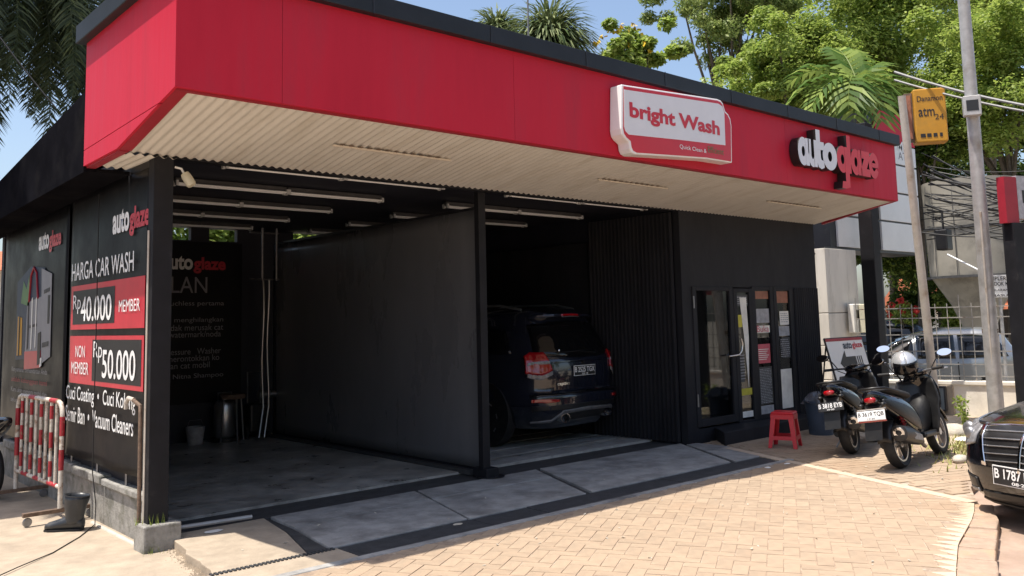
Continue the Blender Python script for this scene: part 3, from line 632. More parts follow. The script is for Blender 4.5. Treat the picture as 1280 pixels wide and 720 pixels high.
g = G(); g.grid(lambda u, v: (XB-.006*math.sin(u*9)*math.sin(v*PI), 12.2-u*2.75, .42+v*2.46), 24, 20); g.build('sheet', 'banner_black', gb, world=True, smooth=180, solid=.004)
logo(gb, (XB-.014, 10.58, 2.45), ux, uy, .88, .24, lift=0)
def pic(poly, m, lift): G().prism([(XB-lift, y, z) for y, z in poly], (-.002, 0, 0)).build('picture', m, gb, world=True, fixn=True)
pic([(11.5, 1.3), (11.5, 2.2), (10.9, 2.35), (10.3, 2.3), (10.2, 1.35)], 'print_blue', .010)
pic([(11.05, 1.28), (11.0, 1.95), (10.35, 2.0), (10.35, 1.30)], 'print_grey', .013); pic([(11.05, 1.20), (11.05, 1.40), (10.35, 1.42), (10.35, 1.24)], 'banner_red', .016)
pic([(10.32, 1.28), (10.42, 2.30), (10.0, 2.22), (9.98, 1.36)], 'print_grey', .0145); pic([(11.42, 1.35), (11.42, 1.80), (11.22, 1.78), (11.20, 1.36)], 'print_orange', .013)
pic([(11.3, 1.95), (11.2, 2.2), (11.05, 2.1), (10.95, 2.25), (10.9, 1.9)], 'print_green', .013); pic([(10.86, 1.66), (10.86, 1.69), (10.55, 1.71), (10.55, 1.68)], 'print_black', .017)
pic([(10.12, 1.7), (10.12, 2.0), (10.04, 2.0), (10.04, 1.7)], 'print_black', .017)
for y0, y1, z0, z1, m in [(10.95, 10.90, 1.42, 1.9, 'poster_dark'), (10.78, 10.74, 1.42, 1.98, 'poster_white'), (10.60, 10.57, 1.44, 1.98, 'poster_white'), (10.48, 10.36, 1.26, 1.60, 'print_black'), (10.38, 10.30, 1.24, 1.33, 'poster_white'), (11.34, 11.30, 1.34, 1.78, 'poster_dark'), (10.30, 10.05, 1.45, 1.5, 'poster_dark'), (10.28, 10.06, 2.02, 2.06, 'poster_dark')]: pic([(y0, z0), (y0, z1), (y1, z1+.02), (y1, z0+.02)], m, .019)
G().tube([(XB-.02, 10.9, 1.95), (XB-.02, 10.84, 2.25), (XB-.02, 10.72, 2.33), (XB-.02, 10.60, 2.26), (XB-.02, 10.52, 1.98)], .012, 6).build('picture', 'print_darkred', gb, world=True, smooth=60)
for i, (t, m) in enumerate([('Kenyamanan berkendaraan Anda', 'print_grey'), ('adalah kebanggaan kami', 'print_darkred'), ('Kami akan menjaga mobil dan', 'print_grey'), ('seluruh perjalanan Anda', 'print_grey')]):
    say(gb, t, m, 11.6, 10.05+.1*(i == 3), 1.155-.115*i, 1.225-.115*i)
bb = thing('info_banner', 'dark banner with grey wash information text on the back wall of the left bay', 'banner', (4.9, 12.48, .5))
G().box(3.9, 12.46, .55, 5.64, 12.47, 2.86).build('sheet', 'banner_black', bb, world=True)
YB = 12.456
def sayB(txt, m, px0, py0, px1, py1, h, bold=0):
    a, b = onY(px0, py0, YB), onY(px1, py1, YB); lettering(txt, m, bb, (a.x, YB, a.z), (1, 0, 0), (0, 0, 1), b.x-a.x, h, 0, bold)
logo(bb, onY(203, 341, YB), (1, 0, 0), (0, 0, 1), onY(282, 338, YB).x-onY(203, 341, YB).x, .25, lift=0)
sayB('LAN', 'print_grey', 214, 366, 259, 366, .23)
for t, x0, x1, y in [('touchless pertama', 203, 280, 384), ('g, menghilangkan', 207, 279, 405), ('tidak merusak cat', 207, 279, 414), ('watermark/noda', 211, 276, 422.5), ('Pressure   Washer', 205, 276, 444.5), ('merontokkan ko', 209, 274, 453), ('dan cat mobil', 208, 262, 462), ('Nitna Shampoo', 216, 279, 476)]:
    sayB(t, 'print_grey', x0, y, x1, y, .085)

# ================================================================== CEILING LAMPS
def lamp():
    t = thing('tube_lamp', 'x', 'lamp', (0, 0, 0), 0, 'twin tube lamps under the dark ceiling')
    G().box(-.58, -.022, .012, .58, .022, .06).build('housing', 'concrete_dark', t, bevel=.004)
    for s in (-1, 1):
        G().tube([(-.565, s*.036, 0), (.565, s*.036, 0)], .0115, 10).build('tube', 'tube_white', t, smooth=60)
        G().box(-.585, s*.036-.018, -.02, -.562, s*.036+.018, .03).build('end_cap', 'fixture_grey', t); G().box(.562, s*.036-.018, -.02, .585, s*.036+.018, .03).build('end_cap', 'fixture_grey', t)
    return t
l0 = lamp(); ordn = ['front', 'second', 'third', 'fourth', 'rearmost']; first = True
for bay, xs in (('left', (3.66, 4.83)), ('right', (6.90, 8.07))):
    for r_, y in enumerate((7.17, 8.31, 9.45, 10.56, 11.66)):
        for k, x in enumerate(xs):
            o = l0 if first else copy_tree(l0); first = False
            o.location = (x, y, 3.0); o['label'] = 'twin tube lamp, %s row of the %s bay, %s half of the row' % (ordn[r_], bay, ('left', 'right')[k])
WM[l0] = Matrix.Translation((3.66, 7.17, 3))
fl = thing('spot_lamp', 'small cream spot lamp on a bracket at the top of the left column', 'lamp', (2.6, 7.02, 2.86))
G().tube([(0, 0, .06), (.05, -.01, .05), (.075, -.015, 0)], .010, 8).build('bracket', 'tube_white', fl, smooth=60)
g = G(); g.lathe([(.001, 0), (.034, 0), (.040, .03), (.040, .10), (.034, .115), (.001, .115)], 16, 0, Matrix.Translation((.075, -.015, .01)) @ Euler((R(160), R(-25), 0)).to_matrix().to_4x4()); g.build('lamp_head', 'cream_plastic', fl, smooth=40)

# ================================================================== LEFT SIDE THINGS
bf = thing('barrier', 'red and white striped steel crowd barrier along the left wall', 'barrier', (2.24, 8.66, -.065), R(92))
LN, HT = 1.42, 1.05; rb = .021
fr = G(); c = .12
path = [(0, 0, .12), (0, 0, HT-c)] + [(c-c*math.cos(a), 0, HT-c+c*math.sin(a)) for a in (PI/6, PI/3, PI/2)] + [(LN-c, 0, HT)] + [(LN-c+c*math.sin(a), 0, HT-c+c*math.cos(a)) for a in (PI/6, PI/3, PI/2)] + [(LN, 0, .12)]
fr.tube(path, rb, 10); fr.tube([(0, 0, .30), (LN, 0, .30)], rb*.9, 8); fo = fr.build('frame', 'white_paint', bf, smooth=60)
def bands(parent, x, zs, r):
    for z0, z1 in zs: G().tube([(x, 0, z0), (x, 0, z1)], r, 10).build('red_band', 'red_paint', parent, smooth=60)
bands(fo, 0, [(.45, .63), (.75, .92)], rb+.0015); bands(fo, LN, [(.45, .63), (.75, .92)], rb+.0015)
for x0, x1 in ((.10, .36), (.62, .80), (1.0, 1.2)): G().tube([(x0, 0, .30), (x1, 0, .30)], rb*.9+.0015, 8).build('red_band', 'red_paint', fo, smooth=60)
G().tube([(.14, 0, HT), (.34, 0, HT)], rb+.0015, 8).build('red_band', 'red_paint', fo, smooth=60); G().tube([(.8, 0, HT), (1.0, 0, HT)], rb+.0015, 8).build('red_band', 'red_paint', fo, smooth=60)
for i in range(8):
    x = LN*(i+1)/9; b = G().tube([(x, 0, .30), (x, 0, HT-.01)], .015, 8).build('bar', 'white_paint', bf, smooth=60)
    if i % 2 == 1: bands(b, x, [(.36, .50), (.62, .76), (.88, 1.0)], .0165)
for x in (0, LN):
    b = G().box(x-.022, -.30, .085, x+.022, .30, .12).build('foot', 'rust', bf, bevel=.004)
    for s in (-.26, .26): G().lathe([(.001, -.014), (.035, -.014), (.04, 0), (.035, .014), (.001, .014)], 14, 0, Matrix.Translation((x, s, .04)) @ Euler((0, R(90), 0)).to_matrix().to_4x4()).build('wheel', 'dull_steel', b, smooth=40)
bt = thing('boot', 'single black rubber boot standing on the pavement by the left wall', 'boot', (2.24, 8.20, -.065), R(142))
def ring(cx, cz, rx, ry, n=18, tilt=0, flat_=0): return [(cx+rx*math.cos(2*PI*k/n), ry*math.sin(2*PI*k/n), cz + tilt*math.cos(2*PI*k/n)) for k in range(n)]
g = G(); g.loft([ring(-.015, .295, .098, .085, tilt=.01), ring(-.015, .26, .099, .085), ring(-.005, .20, .086, .072), ring(.0, .13, .074, .060), ring(.004, .09, .074, .058), ring(.01, .06, .074, .052)], caps=False); g.build('shaft', 'boot_rubber', bt, smooth=180, solid=.006)
def fring(x, w, z0, z1, n=16): return [(x, w*math.cos(2*PI*k/n), (z0+z1)/2 + (z1-z0)/2*math.sin(2*PI*k/n)*(1 if math.sin(2*PI*k/n) > 0 else 1)) for k in range(n)]
g = G(); g.loft([fring(-.082, .012, .03, .07), fring(-.072, .042, .014, .11), fring(-.02, .050, .014, .14), fring(.06, .050, .014, .128), fring(.11, .050, .014, .105), fring(.16, .052, .014, .09), fring(.21, .046, .014, .076), fring(.235, .032, .016, .06), fring(.245, .01, .024, .04)]); g.build('foot', 'boot_rubber', bt, smooth=60)
g = G(); g.prism([(-.075, -.02, 0), (-.055, -.042, 0), (.05, -.04, 0), (.14, -.05, 0), (.20, -.044, 0), (.247, -.02, 0), (.247, .02, 0), (.20, .044, 0), (.14, .05, 0), (.05, .04, 0), (-.055, .042, 0), (-.075, .02, 0)], (0, 0, .02)); g.build('sole', 'rubber', bt, bevel=.003)
G().tube([(.10*math.cos(a)-.015, .087*math.sin(a), .293+.01*math.cos(a)) for a in [2*PI*i/24 for i in range(25)]], .005, 6, caps=False).build('rim', 'boot_rubber', bt, smooth=60)
wp = thing('water_pipe', 'rusty water pipe with a tap rising beside the left column', 'pipe', (2.40, 7.14, .1))
G().tube([(2.405, 7.12, .12), (2.405, 7.13, .9), (2.41, 7.15, 1.02), (2.41, 7.32, 1.06)], .016, 8).build('pipe', 'rust', wp, world=True, smooth=60)
G().tube([(2.41, 7.30, 1.06), (2.40, 7.40, 1.07), (2.395, 7.44, 1.03), (2.395, 7.44, .98)], .018, 8).build('tap', 'galv_pale', wp, world=True, smooth=60)
G().tube([(2.425, 7.08, .13), (2.425, 7.08, 2.4)], .010, 6).build('pipe', 'galv_pale', wp, world=True, smooth=60)
cb = G().tube([(2.41, 8.34, 2.85), (2.41, 8.33, 1.6), (2.40, 8.30, .4), (2.43, 8.28, .1), (2.42, 8.26, -.055), (2.2, 7.9, -.060), (1.9, 7.5, -.060), (1.6, 7.2, -.050), (1.1, 6.7, -.050)], .0045, 6)
tag(cb.build('cable', 'cable', smooth=60), 'thin black cable hanging down the price banner and crossing the pavement', 'cable')
# weeds in the block
g = G()
for i in range(60):
    x, y = random.choice([(2.40, 7.1), (2.45, 6.95), (2.40, 6.9)]); x += random.uniform(-.05, .12); y += random.uniform(-.05, .03); h = random.uniform(.03, .10); dx, dy = random.uniform(-.03, .03), random.uniform(-.03, .03); z = .13 if y > 6.94 else -.1
    g.add([(x, y, z), (x+.006, y, z), (x+dx, y+dy, z+h)], [(0, 1, 2)])
struct(g.build('weeds', 'leaf_mid'), 'stuff')
# motorbike front at the far left edge
lm = thing('motorbike', 'dark motorbike cut by the left edge of the photo behind the barrier', 'motorbike', (2.02, 10.4, -.065), R(100))
def wheel_mesh(r, w, rim, parent, pos, nsp=5):
    T = Matrix.Translation(pos) @ Euler((R(90), 0, 0)).to_matrix().to_4x4(); q = w/2
    ty = G().lathe([(r-.075, -q*.7), (r-.03, -q), (r-.008, -q*.6), (r, 0), (r-.008, q*.6), (r-.03, q), (r-.075, q*.7)], 32, 0, T, caps=False).build('wheel', 'rubber', parent, smooth=60)
    g = G(); g.lathe([(r-.09, -q*.72), (r-.068, -q*.72), (r-.068, q*.72), (r-.09, q*.72), (r-.09, -q*.72)], 32, 0, T, caps=False); g.lathe([(.001, -q*.9), (.045, -q*.9), (.045, q*.9), (.001, q*.9)], 16, 0, T)
    for i in range(nsp):
        a = 2*PI*i/nsp
        for d in (-.16, .16): g.tube([T @ Vector((.04*math.cos(a), .04*math.sin(a), 0)), T @ Vector(((r-.085)*math.cos(a+d), (r-.085)*math.sin(a+d), 0))], .010, 6)
    g.build('rim', rim, ty, smooth=40); return ty
wheel_mesh(.28, .085, 'dull_steel', lm, (0, 0, .28)); wheel_mesh(.28, .085, 'dull_steel', lm, (1.25, 0, .28))
def ering(x, zc, hy, hz, n=16, p=.8, y=0):
    o = []
    for k in range(n):
        c, s = math.cos(2*PI*k/n), math.sin(2*PI*k/n); o.append((x, y+hy*math.copysign(abs(c)**p, c), zc+hz*math.copysign(abs(s)**p, s)))
    return o
G().loft([ering(-.45, .82, .03, .03), ering(-.2, .74, .12, .1), ering(.3, .62, .14, .16), ering(.6, .45, .12, .12), ering(.9, .5, .15, .2), ering(1.08, .75, .14, .2), ering(1.12, .95, .1, .08)]).build('body', 'black_gloss', lm, smooth=60, sub=1)
G().tube([(.98, -.34, 1.02), (1.0, 0, .99), (.98, .34, 1.02)], .014, 8).build('handlebar', 'dull_steel', lm, smooth=60)
# clutter inside the left bay
tk = thing('foam_tank', 'stainless steel foam tank standing below the dark banner', 'tank', (5.28, 12.2, .012))
G().lathe([(.001, .05), (.13, .05), (.15, .08), (.15, .50), (.12, .56), (.04, .58), (.04, .62), (.001, .62)], 24).build('vessel', 'steel', tk, smooth=40)
G().lathe([(.17, .0), (.19, .0), (.19, .05), (.17, .05), (.17, 0)], 20, 0, None, False).build('foot_ring', 'black_plastic', tk, smooth=40); G().tube([(-.1, 0, .56), (-.1, 0, .68), (.1, 0, .68), (.1, 0, .56)], .01, 6).build('handle', 'steel', tk, smooth=60)
bk = thing('bucket', 'small pale bucket on the floor below the dark banner', 'bucket', (4.86, 12.2, .012))
G().lathe([(.001, .0), (.10, 0), (.13, .24), (.12, .24), (.09, .02), (.001, .02)], 20).build('body', 'poster_grey', bk, smooth=40); G().tube([(-.125, 0, .22), (-.08, 0, .33), (.08, 0, .33), (.125, 0, .22)], .005, 6).build('handle', 'dull_steel', bk, smooth=60)
tb = thing('stool', 'low round stool with a dull brown seat beside the foam tank', 'stool', (5.33, 12.05, .012))
G().lathe([(.001, .60), (.17, .60), (.18, .63), (.17, .66), (.001, .66)], 20).build('seat', 'rust', tb, smooth=40)
for a in range(4): G().tube([(.13*math.cos(a*PI/2), .13*math.sin(a*PI/2), .60), (.17*math.cos(a*PI/2), .17*math.sin(a*PI/2), 0)], .012, 6).build('leg', 'dull_steel', tb, smooth=60)
for i, (x, m, lab) in enumerate([(5.92, 'steel', 'shiny hose hanging left of its pair beside the grey partition'), (6.06-.2+.14, 'steel', 'shiny hose hanging right of its pair beside the grey partition')]):
    pts = [(x, 12.0-.03*math.sin(j*.9+i), 2.3-.23*j) for j in range(10)]
    pts[-1] = (x-.1, 11.9, .04); G0 = G().tube([(p[0]-.16, p[1], p[2]) for p in pts], .016, 8)
    tag(G0.build('hose', m, smooth=60), lab, 'hose', 'wash hoses at the back of the left bay')
rk = thing('hose_rail', 'dark rail frame hanging from the ceiling at the back of the left bay', 'rail', (5.8, 11.9, 3.0))
for x in (5.70, 5.92): G().tube([(x, 11.9, 3.05), (x, 11.9, 2.28)], .016, 6).build('hanger', 'dull_steel', rk, world=True, smooth=60)
G().tube([(5.5, 11.9, 2.30), (5.96, 11.9, 2.30)], .014, 6).build('rail', 'dull_steel', rk, world=True, smooth=60); G().tube([(5.5, 11.9, 2.98), (5.96, 11.9, 2.98)], .014, 6).build('rail', 'dull_steel', rk, world=True, smooth=60)
pw = thing('pressure_washer', 'dark pressure washer with glinting fittings at the end of the partition', 'machine', (5.72, 12.1, .012))
G().box(-.15, -.12, .10, .15, .12, .50).build('body', 'black_plastic', pw, bevel=.03); G().lathe([(.001, 0), (.05, 0), (.05, .3), (.001, .3)], 14, 0, Matrix.Translation((0, -.05, .62)) @ Euler((0, R(90), 0)).to_matrix().to_4x4()).build('pump', 'steel', pw, smooth=40)
for s in (-1, 1): G().lathe([(.001, -.02), (.1, -.02), (.1, .02), (.001, .02)], 18, 0, Matrix.Translation((s*.17, .02, .1)) @ Euler((0, R(90), 0)).to_matrix().to_4x4()).build('wheel', 'rubber', pw, smooth=40)
G().tube([(-.1, .1, .45), (-.1, .1, .95), (.1, .1, .95), (.1, .1, .45)], .012, 6).build('handle', 'dull_steel', pw, smooth=60)
# litter
def litter(x, y, z, s, lab, m='paper'):
    g = G(); n = 9; pts = [(x+s*(.7+.3*random.random())*math.cos(2*PI*i/n), y+s*.7*(.7+.3*random.random())*math.sin(2*PI*i/n), z+.002+random.uniform(0, .004)) for i in range(n)]
    g.add(pts + [(x, y, z+.012)], [(i, (i+1) % n, n) for i in range(n)]); tag(g.build('litter', m, solid=.002), lab, 'litter')
p = onZ(266, 665); litter(p.x, p.y, .002, .09, 'white scrap of paper on the sunlit apron slab')
p = onZ(572, 655); litter(p.x, p.y, -.005, .05, 'pale crumpled scrap on the drain cover', 'stone')
p = onZ(960, 585); litter(p.x, p.y, .001, .05, 'white scrap on the shaded pavers left of its twin'); p = onZ(984, 580); litter(p.x, p.y, .001, .05, 'white scrap on the shaded pavers right of its twin')
# ================================================================== VEHICLES
def interp(tab, z):
    if z <= tab[0][0]: return tab[0][1]
    for (a, va), (b, vb) in zip(tab[:-1], tab[1:]):
        if z <= b: t = (z-a)/(b-a); t = t*t*(3-2*t)*.35 + t*.65; return va+(vb-va)*t
    return tab[-1][1]
class Body:
    """car body as stacked plan outlines: hw half width, y0 nose, y1 tail as tables over height z; local nose at y=0, tail +y"""
    def __init__(s, hw, y0, y1, e=5, clamp=.6): s.hw, s.y0, s.y1, s.e, s.clamp = hw, y0, y1, e, clamp
    def ring(s, z, n=72):
        h, a, b = interp(s.hw, z), interp(s.y0, z), interp(s.y1, z); c, l = (a+b)/2, (b-a)/2; o = []
        for k in range(n):
            t = 2*PI*(k+.5)/n; C, S_ = math.cos(t), math.sin(t); p = 2/s.e
            o.append((h*math.copysign(abs(C)**p, C), c+l*math.copysign(abs(S_)**p, S_), z))
        return o
    def yend(s, x, z, front=True):
        h, a, b = interp(s.hw, z), interp(s.y0, z), interp(s.y1, z); c, l = (a+b)/2, (b-a)/2
        k = max(0, 1-min(.9995, abs(x)/h)**s.e)**(1/s.e); k = max(k, 1-s.clamp/l); return c-l*k if front else c+l*k
    def xside(s, y, z, sg=1):
        h, a, b = interp(s.hw, z), interp(s.y0, z), interp(s.y1, z); c, l = (a+b)/2, (b-a)/2
        return sg*h*max(0, 1-min(.9995, abs((y-c)/l))**s.e)**(1/s.e)
    def build(s, zs, m, parent, name='body'):
        return G().loft([s.ring(z) for z in zs]).build(name, m, parent, smooth=50)
    def patch(s, top, bot, name, m, parent, lift=.006, nv=8, front=True, thick=.012, sub=6):
        """patch on nose or tail between two (x,z) polylines"""
        def res(P): return [tuple(Vector(P[i]).lerp(Vector(P[i+1]), t/sub)) for i in range(len(P)-1) for t in range(sub)] + [P[-1]]
        T, Bq = res(top), res(bot); nu = len(T)-1; sg = -1 if front else 1
        f = lambda u, v: (lambda i: (lambda x, z: (x, s.yend(x, z, front)+sg*lift, z))(T[i][0]+(Bq[i][0]-T[i][0])*v, T[i][1]+(Bq[i][1]-T[i][1])*v))(round(u*nu))
        return G().grid(f, nu, nv).build(name, m, parent, smooth=180, solid=thick)
    def side(s, top, bot, name, m, parent, sg, lift=.006, nv=6, thick=.01, sub=6):
        def res(P): return [tuple(Vector(P[i]).lerp(Vector(P[i+1]), t/sub)) for i in range(len(P)-1) for t in range(sub)] + [P[-1]]
        T, Bq = res(top), res(bot); nu = len(T)-1
        f = lambda u, v: (lambda i: (lambda y, z: (s.xside(y, z, sg)+sg*lift, y, z))(T[i][0]+(Bq[i][0]-T[i][0])*v, T[i][1]+(Bq[i][1]-T[i][1])*v))(round(u*nu))
        return G().grid(f, nu, nv).build(name, m, parent, smooth=180, solid=thick)
def car_wheel(parent, x, y, r, w=.21, m='dull_steel', dz=0):
    sg = 1 if x > 0 else -1
    T = Matrix.Translation((x, y, r+dz)) @ Euler((0, R(90)*sg, 0)).to_matrix().to_4x4()
    ty = G().lathe([(r*.62, -w/2), (r*.95, -w/2), (r, -w*.35), (r, w*.35), (r*.95, w/2), (r*.66, w/2), (r*.62, w*.3)], 36, 0, T).build('wheel', 'rubber', parent, smooth=50)
    g = G(); g.lathe([(.001, w*.30), (r*.63, w*.30), (r*.66, w*.47), (r*.60, w*.47), (r*.58, w*.36)], 36, 0, T, caps=False)
    for i in range(7):
        a = 2*PI*i/7; c, s_ = math.cos(a), math.sin(a)
        g.prism([T @ Vector((.05*c-.03*s_, .05*s_+.03*c, w*.34)), T @ Vector((r*.6*c-.03*s_, r*.6*s_+.03*c, w*.42)), T @ Vector((r*.6*c+.03*s_, r*.6*s_-.03*c, w*.42)), T @ Vector((.05*c+.03*s_, .05*s_-.03*c, w*.34))], T.to_3x3() @ Vector((0, 0, .02)))
    g.build('rim', m, ty, smooth=40)
def arch(parent, x, y, r, zc):
    sg = 1 if x > 0 else -1
    T = Matrix.Translation((x, y, zc)) @ Euler((0, R(90)*sg, 0)).to_matrix().to_4x4()
    G().lathe([(.001, 0), (r, 0), (r+.012, .006), (r+.012, -.15), (.001, -.15)], 36, 0, T).build('wheel_arch', 'rubber', parent, smooth=40)
def plate(parent, c, ux, uz, w, h, txt, sub, name='number_plate', bg_='print_black', fg='print_white', border=True, part=1):
    """number plate centred at c (local), ux along the text, uz up"""
    ux, uz = Vector(ux).normalized(), Vector(uz).normalized(); n = ux.cross(uz); c = Vector(c)
    def q(w_, h_, l, t): return [c+ux*a*w_/2+uz*b*h_/2+n*l for a, b in ((-1, -1), (1, -1), (1, 1), (-1, 1))], n*t
    p = G().prism(*q(w, h, 0, .008)).build(name, 'print_white' if border else bg_, parent)
    G().prism(*q(w-.014, h-.014, .0085, .002)).build('plate_face', bg_, p)
    M0 = wmat(parent); W3 = M0.to_3x3()
    def put(t, x0, x1, z0, z1, b):
        lettering(t, fg, p, M0 @ (c+ux*x0*w+uz*z0*h+n*.0115), W3 @ ux, W3 @ uz, (x1-x0)*w, (z1-z0)*h, 0, b)
    if txt: put(txt, -.46, .46*part, -.16 if sub else -.3, .36 if sub else .3, .02)
    if sub: put(sub, -.14, .14, -.40, -.24, .02)
    return p
# ---- black suv in the right bay, seen from behind
sv = thing('parked_suv', 'black suv with red tail lights parked nose in inside the right bay', 'suv', (8.25, 7.9, .055), R(183.5))
bs = Body([(.2, .80), (.3, .88), (.55, .925), (.85, .915), (1.02, .88), (1.1, .85), (1.4, .74), (1.62, .63), (1.70, .52), (1.73, .40)],
          [(.2, -4.5), (.5, -4.66), (.8, -4.6), (.95, -4.3), (1.05, -3.55), (1.3, -3.0), (1.6, -2.4), (1.73, -1.9)],
          [(.2, -.18), (.3, -.09), (.42, 0), (.62, 0), (.68, -.07), (.9, -.05), (1.04, -.07), (1.10, -.10), (1.3, -.20), (1.56, -.36), (1.64, -.38), (1.70, -.52), (1.73, -.8)], 5.5, .20)
# here the tail is the seen end: local y grows to the tail, which is turned to the camera
bs.build([.2, .25, .3, .36, .42, .5, .58, .62, .65, .68, .72, .8, .9, 1.0, 1.04, 1.07, 1.1, 1.15, 1.2, 1.3, 1.4, 1.5, 1.56, 1.6, 1.64, 1.67, 1.70, 1.72, 1.73], 'car_navy', sv)
P_ = lambda *a, **k: bs.patch(*a, front=False, **k)
P_([(-.62, 1.50), (-.3, 1.535), (0, 1.545), (.3, 1.535), (.62, 1.50)], [(-.72, 1.12), (-.35, 1.08), (0, 1.075), (.35, 1.08), (.72, 1.12)], 'rear_window', 'dark_glass', sv)
P_([(-.60, 1.615), (0, 1.645), (.60, 1.615)], [(-.60, 1.585), (0, 1.61), (.60, 1.585)], 'spoiler', 'car_navy', sv, lift=.10, thick=.03)
P_([(-.17, 1.63), (0, 1.635), (.17, 1.63)], [(-.17, 1.605), (0, 1.61), (.17, 1.605)], 'brake_lamp', 'lamp_red', sv, lift=.118, thick=.012)
P_([(-.17, 1.598), (0, 1.603), (.17, 1.598)], [(-.17, 1.592), (0, 1.597), (.17, 1.592)], 'trim', 'dull_steel', sv, lift=.12, thick=.01)
for s in (-1, 1):
    tl = P_([(s*.62, 1.15), (s*.74, 1.155), (s*.85, 1.12)], [(s*.57, .93), (s*.70, .865), (s*.885, .90)], 'tail_lamp', 'lamp_red', sv, lift=.012, thick=.03)
    P_([(s*.60, 1.045), (s*.70, 1.045), (s*.84, 1.03)], [(s*.595, 1.01), (s*.70, 1.008), (s*.86, .995)], 'clear_band', 'lamp_clear', tl, lift=.026, thick=.012)
    P_([(s*.575, .925), (s*.70, .872), (s*.86, .90)], [(s*.575, .88), (s*.70, .815), (s*.86, .85)], 'reverse_lamp', 'lamp_clear', tl, lift=.02, thick=.02)
    P_([(s*.52, .575), (s*.68, .582), (s*.84, .58)], [(s*.52, .545), (s*.68, .535), (s*.84, .545)], 'reflector', 'lamp_red', sv, lift=.008)
    ex = G().lathe([(.05, -.1), (.058, 0), (.058, .02), (.048, .02), (.048, -.1)], 18, 0, Matrix.Translation((s*.42, -.03, .335)) @ Euler((R(-90), 0, 0)).to_matrix().to_4x4() @ Matrix.Diagonal((1.5, 1, 1, 1)), caps=False); ex.build('exhaust', 'chrome', sv, smooth=40)
P_([(-.78, .30), (-.58, .32), (-.47, .435), (0, .45), (.47, .435), (.58, .32), (.78, .30)], [(-.78, .285), (-.58, .29), (-.44, .395), (0, .405), (.44, .395), (.58, .29), (.78, .285)], 'skid_plate', 'dull_steel', sv, lift=.014, thick=.02)
P_([(-.42, .395), (0, .405), (.42, .395)], [(-.36, .30), (0, .30), (.36, .30)], 'skid_insert', 'black_plastic', sv, lift=.004)
P_([(-.86, .50), (0, .50), (.86, .50)], [(-.84, .44), (0, .445), (.84, .44)], 'bumper_strip', 'black_plastic', sv, lift=.004)
P_([(-.86, .64), (0, .655), (.86, .64)], [(-.86, .615), (0, .63), (.86, .615)], 'bumper_edge', 'black_gloss', sv, lift=.012, thick=.02)
P_([(-.56, 1.035), (0, 1.045), (.56, 1.035)], [(-.56, 1.02), (0, 1.03), (.56, 1.02)], 'tailgate_trim', 'car_navy', sv, lift=.016, thick=.014)
plate(sv, (0, bs.yend(0, .90, False)+.012, .905), (-1, 0, 0), (0, 0, 1), .42, .13, 'B 2525 TGX', '03\u00b718')
G().prism([(.03*math.cos(a), bs.yend(0, 1.0, False)+.012, 1.0+.022*math.sin(a)) for a in [2*PI*i/14 for i in range(14)]], (0, .008, 0)).build('emblem', 'chrome', sv)
M0 = wmat(sv); D3 = M0.to_3x3()
lettering('captiva', 'chrome', sv, M0 @ Vector((.50, bs.yend(.4, .73, False)+.012, .725)), D3 @ Vector((-1, 0, 0)), D3 @ Vector((0, 0, 1)), .24, .05, 0, .02)
for s, y, z in ((.27, bs.yend(.3, 1.12, False)+.02, 1.13),): G().ell((.42, y, 1.17), (.02, .012, .02)).build('wiper_pivot', 'chrome', sv, smooth=180)
G().tube([(.42, bs.yend(.42, 1.14, False)+.02, 1.14), (0, bs.yend(0, 1.15, False)+.02, 1.15), (-.3, bs.yend(.3, 1.12, False)+.02, 1.12)], .009, 6).build('wiper', 'black_plastic', sv, smooth=60)
for s in (-1, 1):
    car_wheel(sv, s*.80, -.95, .355, dz=-.043); car_wheel(sv, s*.80, -3.65, .355, dz=-.043); arch(sv, s*.906, -.95, .40, .37); arch(sv, s*.90, -3.65, .40, .37)
    bs.side([(-1.3, 1.50), (-.75, 1.44)], [(-1.3, 1.12), (-.55, 1.14)], 'side_window', 'dark_glass', sv, s); bs.side([(-2.3, 1.52), (-1.36, 1.50)], [(-2.3, 1.10), (-1.36, 1.12)], 'side_window', 'dark_glass', sv, s); bs.side([(-3.05, 1.32), (-2.36, 1.50)], [(-3.3, 1.10), (-2.36, 1.10)], 'side_window', 'dark_glass', sv, s)
    G().tube([(s*.53, -2.3, 1.72), (s*.56, -1.9, 1.77), (s*.56, -1.0, 1.76), (s*.52, -.65, 1.70)], .016, 8).build('roof_rail', 'dull_steel', sv, smooth=60)
# ---- black saloon at the right edge, nose towards the camera
mc = thing('parked_saloon', 'black luxury saloon with chrome grille at the right edge of the photo', 'car', (7.28, 2.50, -.045), math.atan2(-.37, .93)-PI/2)
bm_ = Body([(.13, .84), (.22, .90), (.4, .93), (.62, .935), (.76, .915), (.86, .90), (.95, .86), (1.2, .74), (1.42, .58), (1.46, .45)],
           [(.13, .16), (.2, .06), (.28, .03), (.42, .0), (.55, .02), (.66, .05), (.74, .12), (.79, .30), (.85, .60), (.91, 1.0), (.955, 1.40), (1.1, 1.75), (1.3, 2.2), (1.46, 2.8)],
           [(.13, 5.0), (.3, 5.15), (.6, 5.2), (.9, 5.1), (1.0, 4.9), (1.1, 4.45), (1.3, 4.0), (1.46, 3.5)], 4.2)
bm_.build([.13, .16, .2, .24, .28, .34, .42, .5, .56, .62, .66, .69, .72, .74, .757, .775, .79, .81, .83, .85, .87, .89, .91, .93, .955, 1.0, 1.06, 1.1, 1.2, 1.3, 1.38, 1.42, 1.45, 1.46], 'car_black', mc)
Q_ = bm_.patch
gr = Q_([(-.40, .735), (-.2, .755), (0, .76), (.2, .755), (.40, .735)], [(-.32, .455), (-.2, .435), (0, .43), (.2, .435), (.32, .455)], 'grille', 'black_plastic', mc, lift=.012, thick=.02)
